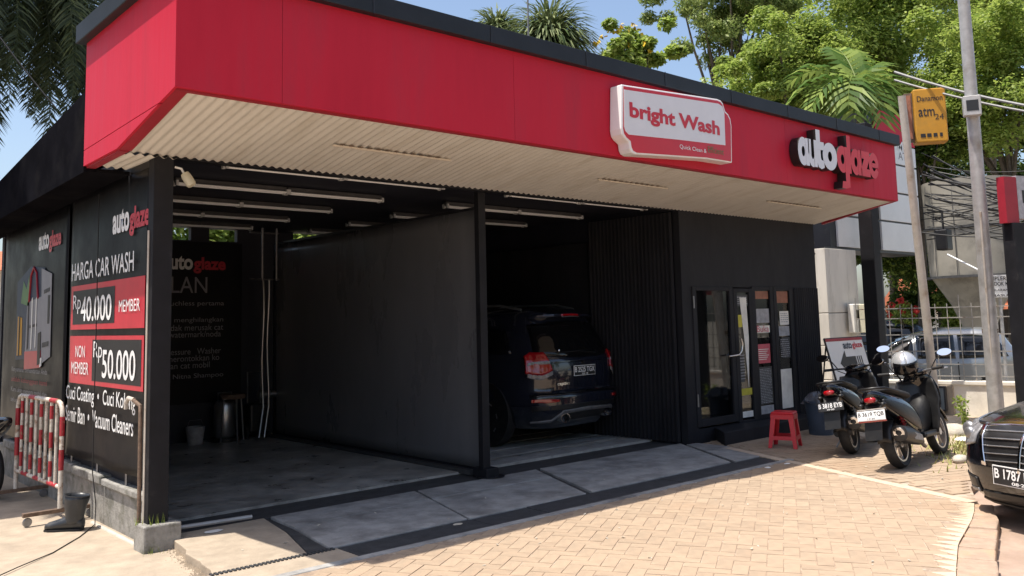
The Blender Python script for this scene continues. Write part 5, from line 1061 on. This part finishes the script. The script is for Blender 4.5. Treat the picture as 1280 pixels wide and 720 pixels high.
# red and white board on a dark post at the right edge
rs = thing('edge_sign', 'red and white board on a dark post at the right edge', 'sign', at(1272, 520, 12.0)*1.0)
u2 = Vector((cR.x, cR.y, 0)).normalized(); C2 = at(1252, 250, 12.0); u2 = Matrix.Rotation(R(22), 3, 'Z') @ u2; n2_ = Vector((u2.y, -u2.x, 0))
def rbox(x0, z0, x1, z1, y0, y1, m, name): 
    g = G(); g.add([C2+u2*x+n2_*y+Vector((0, 0, z)) for z in (z0, z1) for y in (y0, y1) for x in (x0, x1)], [(0, 2, 3, 1), (4, 5, 7, 6), (0, 1, 5, 4), (2, 6, 7, 3), (0, 4, 6, 2), (1, 3, 7, 5)]); return g.build(name, m, rs, world=True, fixn=True)
rbox(0, -.32, .235, .32, -.06, .06, 'print_darkred', 'red_panel'); rbox(.24, -.26, 1.3, .34, -.06, .06, 'poster_grey', 'white_panel')
for k in range(3): rbox(.33+.06*k, -.04-.03*k, .37+.06*k, .14, .061, .064, 'print_black', 'print_mark')
rbox(.08, -3.3, .29, -.32, -.09, .09, 'post_black', 'post'); rbox(.28, -1.1, .9, -.42, -.05, .05, 'red_plastic', 'small_board'); rbox(.30, -.9, .5, -.7, .051, .054, 'print_white', 'print_mark'); rbox(.28, -1.42, .5, -1.26, -.04, .04, 'acm_white', 'tag_plate')
# small white complex board
kb = thing('complex_board', 'small white board with black capitals behind the concrete pole', 'sign', at(1250, 360, 15.5))
C3 = at(1237, 372, 15.5); u3 = Vector((cR.x, cR.y, 0)).normalized(); n3 = Vector((u3.y, -u3.x, 0))
g = G(); g.add([C3+u3*x+n3*y+Vector((0, 0, z)) for z in (0, .40) for y in (-.02, .02) for x in (0, .42)], [(0, 2, 3, 1), (4, 5, 7, 6), (0, 1, 5, 4), (2, 6, 7, 3), (0, 4, 6, 2), (1, 3, 7, 5)]); g.build('board', 'acm_white', kb, world=True, fixn=True)
for i, (tt_, h) in enumerate((('MPLER P', .07), ('NDOK KA', .07), ('DILARANG', .04), ('MASUK', .04))): lettering(tt_, 'print_black', kb, C3+n3*.021+u3*.03+Vector((0, 0, .30-.095*i)), u3, (0, 0, 1), .36, h, .003, .01)
G().tube([C3+u3*.2-n3*.03+Vector((0, 0, .4)), C3+u3*.2-n3*.03-Vector((0, 0, 2.6))], .03, 8).build('post', 'galv', kb, world=True)
# funnel shaped concrete structure
mu_c = at(1224, 400, 22); mz = lambda py: at(1224, py, 22).z
mu = thing('funnel_tower', 'beige funnel shaped round tower on a column behind the cables', 'tower', (mu_c.x, mu_c.y, -.4))
px2 = 22/FPX
G().lathe([(17*px2, 0), (17*px2, mz(420)+.4), (20*px2, mz(405)+.4), (30*px2, mz(380)+.4), (50*px2, mz(346)+.4)], 40).build('column', 'beige_cone', mu, smooth=50)
G().lathe([(52*px2, mz(346)+.4), (54*px2, mz(285)+.4), (55*px2, mz(225)+.4), (.01, mz(225)+.4)], 40).build('drum', 'beige_cone', mu, smooth=50)
for z in (346, 285): G().lathe([(53.5*px2, mz(z)+.4-.03), (56*px2, mz(z)+.4-.03), (56*px2, mz(z)+.4+.03), (53.5*px2, mz(z)+.4+.03)], 40, caps=False).build('rib', 'concrete_dark', mu)
for k in range(12): a = 2*PI*k/12; G().tube([(54.5*px2*math.cos(a), 54.5*px2*math.sin(a), mz(z)+.4) for z in (346, 225)], .010, 4).build('rib', 'concrete_dark', mu)
# far houses
def house(lab, c, w, d, h, rh, wall, rot):
    t = thing('house', lab, 'house', c, rot); G().box(-w/2, -d/2, -1, w/2, d/2, h).build('wall', wall, t)
    G().prism([(-w/2-.4, -d/2-.4, h), (-w/2-.4, d/2+.4, h), (-w/2-.4, 0, h+rh)], (w+.8, 0, 0)).build('roof', 'roof_tile', t, fixn=True)
    for x in (-w/4, w/4): f = G().box(x-.5, -d/2-.04, .9, x+.5, -d/2+.02, 2.1).build('window', 'fence_metal', t); G().box(x-.42, -d/2-.05, .98, x+.42, -d/2-.035, 2.02).build('pane', 'dark_glass', f)
    return t
p = at(1290, 400, 34); house('house with a red tiled roof beyond the funnel tower', (p.x, p.y, -.4), 9, 6, 2.0, 1.3, 'white_wall', R(-48))
p = at(-25, 292, 30); house('house with an orange tiled roof beyond the left wall', (p.x, p.y, -.3), 4.6, 4, 3.9, .8, 'white_wall', R(-30))
# overhead cables
def cable(p, q, sag, r, lab, group=None, m='cable', name='power_cable'):
    pts = [p.lerp(q, i/14) - Vector((0, 0, sag*4*(i/14)*(1-i/14))) for i in range(15)]
    return tag(G().tube(pts, r, 5).build(name, m, smooth=60), lab, 'cable', group)
for i in range(38):
    y0 = random.uniform(190, 300); y1 = random.uniform(188, 312); a = at(random.uniform(1150, 1168), y0, random.uniform(15.0, 17)); b = at(1420, y1-10, random.uniform(12.5, 15.5))
    cable(a, b, random.uniform(.05, .35), random.choice([.008, .012, .016]), 'black cable in the sagging bundle crossing behind the concrete pole', 'bundle of overhead cables')
cable(at(1118, 90, 14.5), at(1420, 150, 12), .12, .022, 'thick grey cable passing above the yellow sign', None, 'cable_grey'); cable(at(1118, 100, 14.7), at(1420, 158, 12), .10, .018, 'thinner grey cable just below the thick one over the yellow sign', None, 'cable_grey')
cable(at(1184, 318, 15), at(1240, 346, 14.5), .0, .018, 'pale stay rod slanting down behind the concrete pole', None, 'tube_white', 'stay_rod')
cable(at(-40, 0-10, 13), at(70, 135, 13), .05, .012, 'thin dark cable slanting in front of the left palm')
cable(at(659, -30, 17), at(661, 60, 17), 0, .018, 'thin grey mast rising behind the roof between the spiky palms', None, 'cable_grey', 'mast')
bx_ = thing('junction_box', 'dark junction box hanging among the overhead cables', 'box', at(1180, 300, 15.2)); G().box(-.12, -.1, -.18, .12, .1, .18).build('case', 'black_plastic', bx_, bevel=.02); G().tube([(0, 0, .18), (0, 0, .5)], .02, 6).build('hanger', 'cable', bx_)
# stones and weeds on the verge
def stone(c, r, lab, fl=.6, m='stone'):
    g = G(); ph = [random.uniform(0, 6) for _ in range(4)]
    g.grid(lambda u, v: (c[0]+r*math.cos(2*PI*u)*math.sin(PI*v)*(1+.16*math.sin(3*2*PI*u+ph[0])), c[1]+r*.7*math.sin(2*PI*u)*math.sin(PI*v)*(1+.14*math.sin(2*2*PI*u+ph[1])), c[2]+r*fl*math.cos(PI*v)), 14, 8)
    return tag(g.build('stone', m, smooth=60), lab, 'stone')
p = onZ(1192, 540, .05); stone(p, .24, 'long pale broken kerb stone lying below the meter box', .45)
p = onZ(1222, 540, .04); stone(p, .12, 'smaller pale stone left of the black saloon bonnet', .5)
p = onZ(1206, 549, .03); stone(p, .15, 'flat white lump of plaster on the grass beside the stones', .18, 'paper')
p = onZ(1200, 574, .03); stone(p, .12, 'grey stone at the edge of the brick parking beside the scooter', .4)
g = G()
for i in range(900):
    px, py = random.gauss(1205, 22), random.gauss(556, 12)
    if py < 535 or px > 1245: continue
    p = onZ(px, py, .0); h = random.uniform(.02, .09); a = random.uniform(0, 2*PI); dx, dy = math.cos(a)*.012, math.sin(a)*.012; lx, ly = random.uniform(-.05, .05), random.uniform(-.05, .05)
    g.add([(p.x-dx, p.y-dy, -.005), (p.x+dx, p.y+dy, -.005), (p.x+lx, p.y+ly, h)], [(0, 1, 2)])
struct(g.build('grass', 'grass_dry'), 'stuff')
# ================================================================== VEGETATION
def fastmesh(name, V, quads, m, parent=None, kind=None):
    me = bpy.data.meshes.new(name); n = len(V); k = quads
    me.vertices.add(n); me.vertices.foreach_set('co', V.astype(np.float32).ravel())
    nf = n//k; me.loops.add(n); me.loops.foreach_set('vertex_index', np.arange(n, dtype=np.int32)); me.polygons.add(nf)
    me.polygons.foreach_set('loop_start', np.arange(0, n, k, dtype=np.int32)); me.polygons.foreach_set('loop_total', np.full(nf, k, dtype=np.int32))
    me.materials.append(MATS[m]); me.update(calc_edges=True)
    o = bpy.data.objects.new(name, me); COL.objects.link(o)
    if parent is not None: o.parent = parent
    if kind: o['kind'] = kind
    return o
def leaves(C, rad, n, size, up=1.1, aspect=.5, flat_=1.0, droop=0):
    """n leaf quads spread round each clump centre"""
    C = np.asarray(C); idx = RNG.integers(0, len(C), n); d = RNG.normal(size=(n, 3)); d /= np.linalg.norm(d, axis=1)[:, None]
    r = np.asarray(rad)[idx][:, None]*RNG.random((n, 1))**.45; P = C[idx] + d*r*np.array([1, 1, flat_])
    N = d*.7 + RNG.normal(size=(n, 3))*.6 + np.array([0, 0, up]); N /= np.linalg.norm(N, axis=1)[:, None]
    T = np.cross(N, RNG.normal(size=(n, 3)) + np.array([0, 0, -droop*2])); T /= np.linalg.norm(T, axis=1)[:, None]; Bv = np.cross(N, T)
    if droop: T = T + np.array([0, 0, -droop]); T /= np.linalg.norm(T, axis=1)[:, None]
    s = size*(.6+.8*RNG.random((n, 1))); w = s*aspect
    Q = np.stack([P-T*s*.5, P+Bv*w*.5-T*s*.05, P+T*s*.5, P-Bv*w*.5-T*s*.05], axis=1)
    return Q.reshape(-1, 3)
def tree(name, lab, base, crown, R3, nclump, nleaf, size, m, group='trees beyond the building', cr_=.28, up=1.1, aspect=.5, trunk=.16, limb=9, hollow=.35, droop=0, m2=None):
    base = Vector(base); crown = Vector(crown); t = thing(name, lab, 'tree', base, 0, group); cen = []; rad = []
    while len(cen) < nclump:
        p = RNG.normal(size=3); p /= np.linalg.norm(p); p *= (hollow + (1-hollow)*RNG.random())
        if p[2] < -.75: continue
        cen.append(p*np.array(R3)); rad.append(cr_*np.mean(R3)*(.6+.8*RNG.random()))
    off = np.array(crown-base); cen = np.array(cen)+off
    fastmesh('crown', leaves(cen, rad, nleaf, size, up, aspect, .75, droop), 4, m, t)
    if m2: fastmesh('crown', leaves(cen[::3], np.array(rad)[::3]*1.1, nleaf//4, size, up, aspect, .75, droop), 4, m2, t)
    fork = (crown-base)*.62 if (crown-base).z > 2 else (crown-base)*.5
    g = G(); g.tube([(0, 0, -.4), fork*.5+Vector((.1, .05, 0)), fork], [trunk, trunk*.8, trunk*.62], 9)
    for i in range(limb):
        c = Vector(cen[i*len(cen)//limb]); mid = fork.lerp(c, .5)+Vector((random.uniform(-.3, .3), random.uniform(-.3, .3), .25)); g.tube([fork*.97, mid, c], [trunk*.42, trunk*.25, trunk*.07], 6)
    g.build('trunk', 'bark', t, smooth=60); return t
def gp(px, depth, z=-.4): p = at(px, 400, depth); return (p.x, p.y, z)
K = FPX
def rr_(px, d): return px*d/K
tree('feathery_tree', 'tall feathery tree with sky gaps above the bright Wash sign', gp(905, 27), at(915, 10, 27), (rr_(115, 27), 2.6, rr_(120, 27)), 110, 36000, .15, 'leaf_feather', cr_=.13, aspect=.35, hollow=.1, droop=.5, limb=20)
tree('broad_tree', 'bright green broad tree right of the feathery tree', gp(985, 23.5), at(985, 92, 23.5), (rr_(125, 23.5), 2.2, rr_(75, 23.5)), 90, 38000, .12, 'leaf_light', cr_=.21, hollow=.3, m2='leaf_mid')
tree('broad_tree', 'large mid green tree behind the roof palm', gp(1115, 29), at(1110, 30, 29), (rr_(175, 29), 3, rr_(150, 29)), 130, 52000, .145, 'leaf_mid', cr_=.19, hollow=.2, m2='leaf_light')
tree('broad_tree', 'light green tree hanging over the concrete pole', gp(1262, 24), at(1262, 95, 24), (rr_(105, 24), 2.2, rr_(125, 24)), 110, 42000, .12, 'leaf_light', cr_=.20, hollow=.3, m2='leaf_mid')
tree('broad_tree', 'tall green tree at the upper right corner', gp(1240, 34), at(1240, -10, 34), (rr_(170, 34), 3, rr_(130, 34)), 90, 44000, .17, 'leaf_mid', cr_=.22, hollow=.2)
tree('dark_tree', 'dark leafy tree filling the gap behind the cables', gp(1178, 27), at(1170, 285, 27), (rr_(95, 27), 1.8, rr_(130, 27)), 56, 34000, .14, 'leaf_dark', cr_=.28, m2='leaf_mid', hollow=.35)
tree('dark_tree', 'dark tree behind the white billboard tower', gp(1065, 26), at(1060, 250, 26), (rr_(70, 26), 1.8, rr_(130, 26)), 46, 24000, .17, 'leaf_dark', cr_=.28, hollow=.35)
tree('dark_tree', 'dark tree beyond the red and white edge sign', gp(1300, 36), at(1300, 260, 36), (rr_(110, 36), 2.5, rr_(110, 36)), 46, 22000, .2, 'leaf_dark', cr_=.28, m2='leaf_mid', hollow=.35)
ft = tree('flowering_tree', 'small bright tree with yellow flowers just above the roof edge', gp(800, 19), at(800, 62, 19), (rr_(62, 19), .9, rr_(42, 19)), 34, 6500, .13, 'leaf_light', cr_=.20, hollow=.25, trunk=.08, limb=16)
fl_ = []
for i in range(40):
    a, b = random.uniform(0, 2*PI), random.uniform(-.2, 1); r_ = math.sqrt(1-min(1, b*b)); fl_.append(np.array([rr_(22, 19)*r_*math.cos(a), .8*r_*math.sin(a), rr_(34, 19)*b]) + np.array(at(775, 66, 19)-Vector(gp(800, 19))))
struct(fastmesh('flowers', leaves(np.array(fl_), np.full(len(fl_), .05), 120, .10, .5, .8), 4, 'flower_yellow', ft), 'stuff')
def shrub(lab, base, c, R3, n, size, m, name='shrub', group=None):
    t = thing(name, lab, 'shrub', base, 0, group); off = np.array(Vector(c)-Vector(base)); cen = RNG.normal(size=(18, 3)); cen /= np.linalg.norm(cen, axis=1)[:, None]; cen = cen*RNG.random((18, 1))**.5*np.array(R3)*.8+off
    fastmesh('crown', leaves(cen, np.full(18, np.mean(R3)*.4), n, size), 4, m, t); g = G()
    for i in range(6): g.tube([(0, 0, -.2), Vector(cen[i])*.5, cen[i]], [.04, .03, .01], 5)
    g.build('trunk', 'bark', t, smooth=60); return t
shrub('yellow green bush beyond the grid fence and parked cars', gp(1196, 26), at(1196, 390, 26), (.9, .6, .8), 5000, .13, 'leaf_light')
shrub('low dark hedge bush left of the funnel tower column', gp(1140, 28), at(1140, 385, 28), (1.6, .7, 1.0), 6000, .14, 'leaf_dark')
rf = shrub('bush with red flowers behind the grid fence', gp(1130, 24), at(1131, 397, 24), (.5, .4, .5), 1800, .12, 'leaf_mid')
o_ = np.array(at(1131, 392, 24)-Vector(gp(1130, 24))); struct(fastmesh('flowers', leaves(o_[None, :]+RNG.normal(size=(20, 3))*.18, np.full(20, .1), 500, .11, .5, .8), 4, 'flower_red', rf), 'stuff')
for i, (x, lab) in enumerate([(6.6, 'leafy bush glimpsed through the left roof gap of the bay'), (8.6, 'leafy bush glimpsed through the middle roof gap of the bay'), (11.0, 'leafy bush glimpsed through the right roof gap of the bay')]):
    shrub(lab, (x, 16, -.1), (x, 16, 3.0), (1.5, .8, 1.5), 8000, .15, 'leaf_light', group='bushes behind the back wall')
# palms
def frond(parent, o, az, el, L, droop, nl, wl, m, hang=.5, plume=False, rach=.02, vee=.35, lw=.045):
    pts = []; n = 14; d = Vector((math.cos(az)*math.cos(el), math.sin(az)*math.cos(el), math.sin(el))); p = Vector(o)
    for i in range(n+1):
        pts.append(p.copy()); p = p + d*(L/n); d = (d + Vector((0, 0, -droop/n*(1+i*.12)))).normalized()
    g = G(); g.tube(pts, [rach*(1-.85*i/n) for i in range(n+1)], 5)
    for i in range(nl):
        f = .12+.88*i/nl; k = min(int(f*n), n-1); q = pts[k].lerp(pts[k+1], f*n-k); t = (pts[k+1]-pts[k]).normalized()
        sd = t.cross(Vector((0, 0, 1))); sd = sd.normalized() if sd.length > 1e-3 else Vector((1, 0, 0)); upv = sd.cross(t)
        ln = wl*(math.sin(PI*min(1, f*.86+.14))**.6)*random.uniform(.85, 1.1)
        for s in (-1, 1):
            a = random.uniform(0, 2*PI) if plume else 0
            side = (sd*s*math.cos(a)+upv*math.sin(a)) if plume else (sd*s+upv*vee).normalized()
            e = (side*.85 + t*.55).normalized(); mid = q+e*ln*.5+Vector((0, 0, -hang*ln*.10)); tip = q+e*ln+Vector((0, 0, -hang*ln*.55)); w = t*(wl*lw)
            g.add([q-w*.5, q+w*.5, mid+w, mid-w, tip], [(0, 1, 2, 3), (3, 2, 4)])
    return g.build('frond', m, parent)
def palm(lab, base, crown, fr, trunk_r, m, **k):
    t = thing('palm', lab, 'palm', base); c = Vector(crown)-Vector(base)
    G().tube([(0, 0, -.3), c*.5, c], [trunk_r*1.2, trunk_r, trunk_r*.85], 10).build('trunk', 'palm_bark', t, smooth=60)
    for az, el, L, dr in fr: frond(t, c, az, el, L, dr, m=m, **k)
    return t
d_ = 16.5; pc = at(1072, 104, d_); rz = math.atan2(cR.y, cR.x)
def az_(a): return rz+a
fr = [(az_(PI-.15), .35, 1.6, 1.1), (az_(PI+.35), .15, 1.5, 1.2), (az_(PI-.6), .75, 1.5, 1.0), (az_(.05), .30, 1.75, 1.9), (az_(-.5), .0, 1.35, 2.2), (az_(-1.35), .0, 1.3, 2.6), (az_(-2.1), .0, 1.3, 2.0), (az_(1.7), 1.15, 1.25, .7), (az_(.8), .9, 1.2, 1.2), (az_(PI+1.0), .3, 1.4, 1.7)]
palm('small green palm with drooping fronds above the right roof end', (pc.x, pc.y, 0), pc, fr, .08, 'palm_green', nl=10, wl=.68, hang=.8, lw=.09)
d_ = 17; pc = at(-14, -50, d_)
fr = [(RNG.random()*2*PI, random.uniform(-.2, .9), random.uniform(3.4, 5.2), random.uniform(3.0, 4.8)) for _ in range(64)]
palm('large dark palm with hanging bushy fronds at the upper left', (pc.x, pc.y, -.1), pc, fr, .16, 'palm_grey', nl=120, wl=.55, hang=.6, plume=True, lw=.035)
d_ = 20; pc = at(-120, 60, d_)
fr = [(RNG.random()*2*PI, random.uniform(-.2, .9), random.uniform(2.6, 3.4), random.uniform(2.0, 3.2)) for _ in range(18)]
palm('second dark palm cut by the left edge beyond the larger one', (pc.x, pc.y, -.1), pc, fr, .2, 'palm_grey', nl=90, wl=.5, hang=.6, plume=True)
def spiky(lab, base, crown, rad, n, m):
    t = thing('spiky_palm', lab, 'palm', base); c = Vector(crown)-Vector(base)
    G().tube([(0, 0, -.3), c*.5, c], [.14, .12, .10], 9).build('trunk', 'palm_bark', t, smooth=60)
    V = []
    for i in range(n):
        a = RNG.random()*2*PI; e = math.asin(random.uniform(-.55, 1)); d = np.array([math.cos(a)*math.cos(e), math.sin(a)*math.cos(e), math.sin(e)]); L = rad*random.uniform(.75, 1.15)
        s = np.cross(d, [0, 0, 1.]); s = s/np.linalg.norm(s) if np.linalg.norm(s) > .05 else np.array([1., 0, 0]); w = .024; p = np.array(c)+RNG.normal(size=3)*.06; q0 = p
        for k in range(4):
            q1 = q0 + d*L/4; wk, wn = w*(1 if k else .7), w*(1-(k+1)/4.0)+.002
            V += [q0-s*wk, q0+s*wk, q1+s*wn, q1-s*wn]; q0 = q1; d = d+np.array([0, 0, -.24-.16*k]); d /= np.linalg.norm(d)
    fastmesh('leaf_rosette', np.array(V), 4, m, t, 'stuff'); return t
p = at(687, 52, 18.5); spiky('larger spiky palm crown right of the thin mast above the roof', (p.x, p.y, 0), p, rr_(66, 18.5), 1300, 'fan_green')
p = at(622, 42, 19.5); spiky('smaller spiky palm crown left of the thin mast above the roof', (p.x, p.y, 0), p, rr_(40, 19.5), 650, 'fan_green')
p = at(762, 78, 19.5); spiky('little spiky palm tip low above the roof beside the flowering tree', (p.x, p.y, 0), p, rr_(26, 19.5), 300, 'fan_green')
# weed on the verge
wd = thing('weed', 'thin green weed growing in front of the white wall', 'plant', onZ(1206, 538, 0)); wb = Vector(wd.location); g = G(); lv = []
for i in range(5):
    tip = Vector((random.uniform(-.12, .12), random.uniform(-.12, .12), random.uniform(.25, .5))); g.tube([(0, 0, -.05), tip*.5+Vector((.02, 0, 0)), tip], [.006, .005, .003], 5); lv += [np.array(tip*f) for f in (.5, .7, .85, 1)]
g.build('stem', 'leaf_mid', wd); fastmesh('foliage', leaves(np.array(lv), np.full(len(lv), .06), 160, .06), 4, 'leaf_light', wd)

tree('dark_tree', 'dark leafy tree between the yellow sign and the tower panels', gp(1150, 25), at(1150, 175, 25), (rr_(55, 25), 1.4, rr_(60, 25)), 36, 20000, .13, 'leaf_dark', cr_=.28, hollow=.3, m2='leaf_mid')
# dark neighbours to the left of the yard, seen only in the gloss of the side wall
nb = thing('neighbour_house', 'dark neighbouring shed standing left of the car wash yard', 'shed', (-6.5, 17, -.2), R(4)); G().box(-1.6, -6, -.3, 1.6, 6, 4.2).build('wall', 'black_wall', nb); G().prism([(-1.9, -6.3, 4.2), (1.9, -6.3, 4.2), (1.9, -6.3, 4.35), (-1.9, -6.3, 5.0)], (0, 12.6, 0)).build('roof', 'black_trim', nb, fixn=True)
tree('dark_tree', 'dark tree standing left of the neighbouring shed roof', (-5, 27, -.3), (-5, 27, 4.2), (3.2, 3.2, 3.4), 40, 9000, .26, 'leaf_dark', group='trees left of the yard')
tree('dark_tree', 'dark tree further left beyond the neighbouring shed', (-10, 21, -.3), (-10, 21, 5.2), (3.4, 3.4, 3.4), 40, 9000, .26, 'leaf_dark', group='trees left of the yard')

pc = Vector((-.3, 11.4, 7.6)); fr = [(RNG.random()*2*PI, random.uniform(-.1, .9), random.uniform(2.3, 3.0), random.uniform(1.6, 2.6)) for _ in range(34)]
palm('tall palm outside the left edge shading the side wall', (pc.x-.8, pc.y, -.1), pc, fr, .17, 'palm_grey', nl=60, wl=.55, hang=.5, lw=.06)
# across the street, behind the camera: what the glossy paint and glass look at
for i, (x, y, h) in enumerate([(-9, -13, 5.5), (-2, -17, 6.5), (6, -16, 6), (14, -14, 5.5), (21, -12, 6.5)]):
    tree('street_tree', 'roadside tree across the street, number %s from the left end' % ('one', 'two', 'three', 'four', 'five')[i], (x, y, -.3), (x, y, h), (4.0, 3.4, 3.6), 36, 6000, .34, 'leaf_mid', group='trees across the street')
so_ = thing('street_house', 'pale two storey house across the street behind the trees', 'house', (4, -26, -.3)); G().box(-16, -4, -.2, 16, 4, 6.2).build('wall', 'white_wall', so_); G().prism([(-16.6, -4.6, 6.2), (-16.6, 4.6, 6.2), (-16.6, 0, 8.2)], (33.2, 0, 0)).build('roof', 'roof_tile', so_, fixn=True)

# leaf litter and grit on the forecourt
lt = []
for i in range(170):
    x, y = random.uniform(2.6, 9.5), random.uniform(2.5, 6.9)
    if inside((x, y), YARD) or inside((x, y), PARK) or 5.9 < y < 7: lt.append((x, y, .006))
struct(fastmesh('leaf_litter', leaves(np.array(lt), np.full(len(lt), .006), len(lt), .028, 3.0, .6), 4, 'stone'), 'stuff')
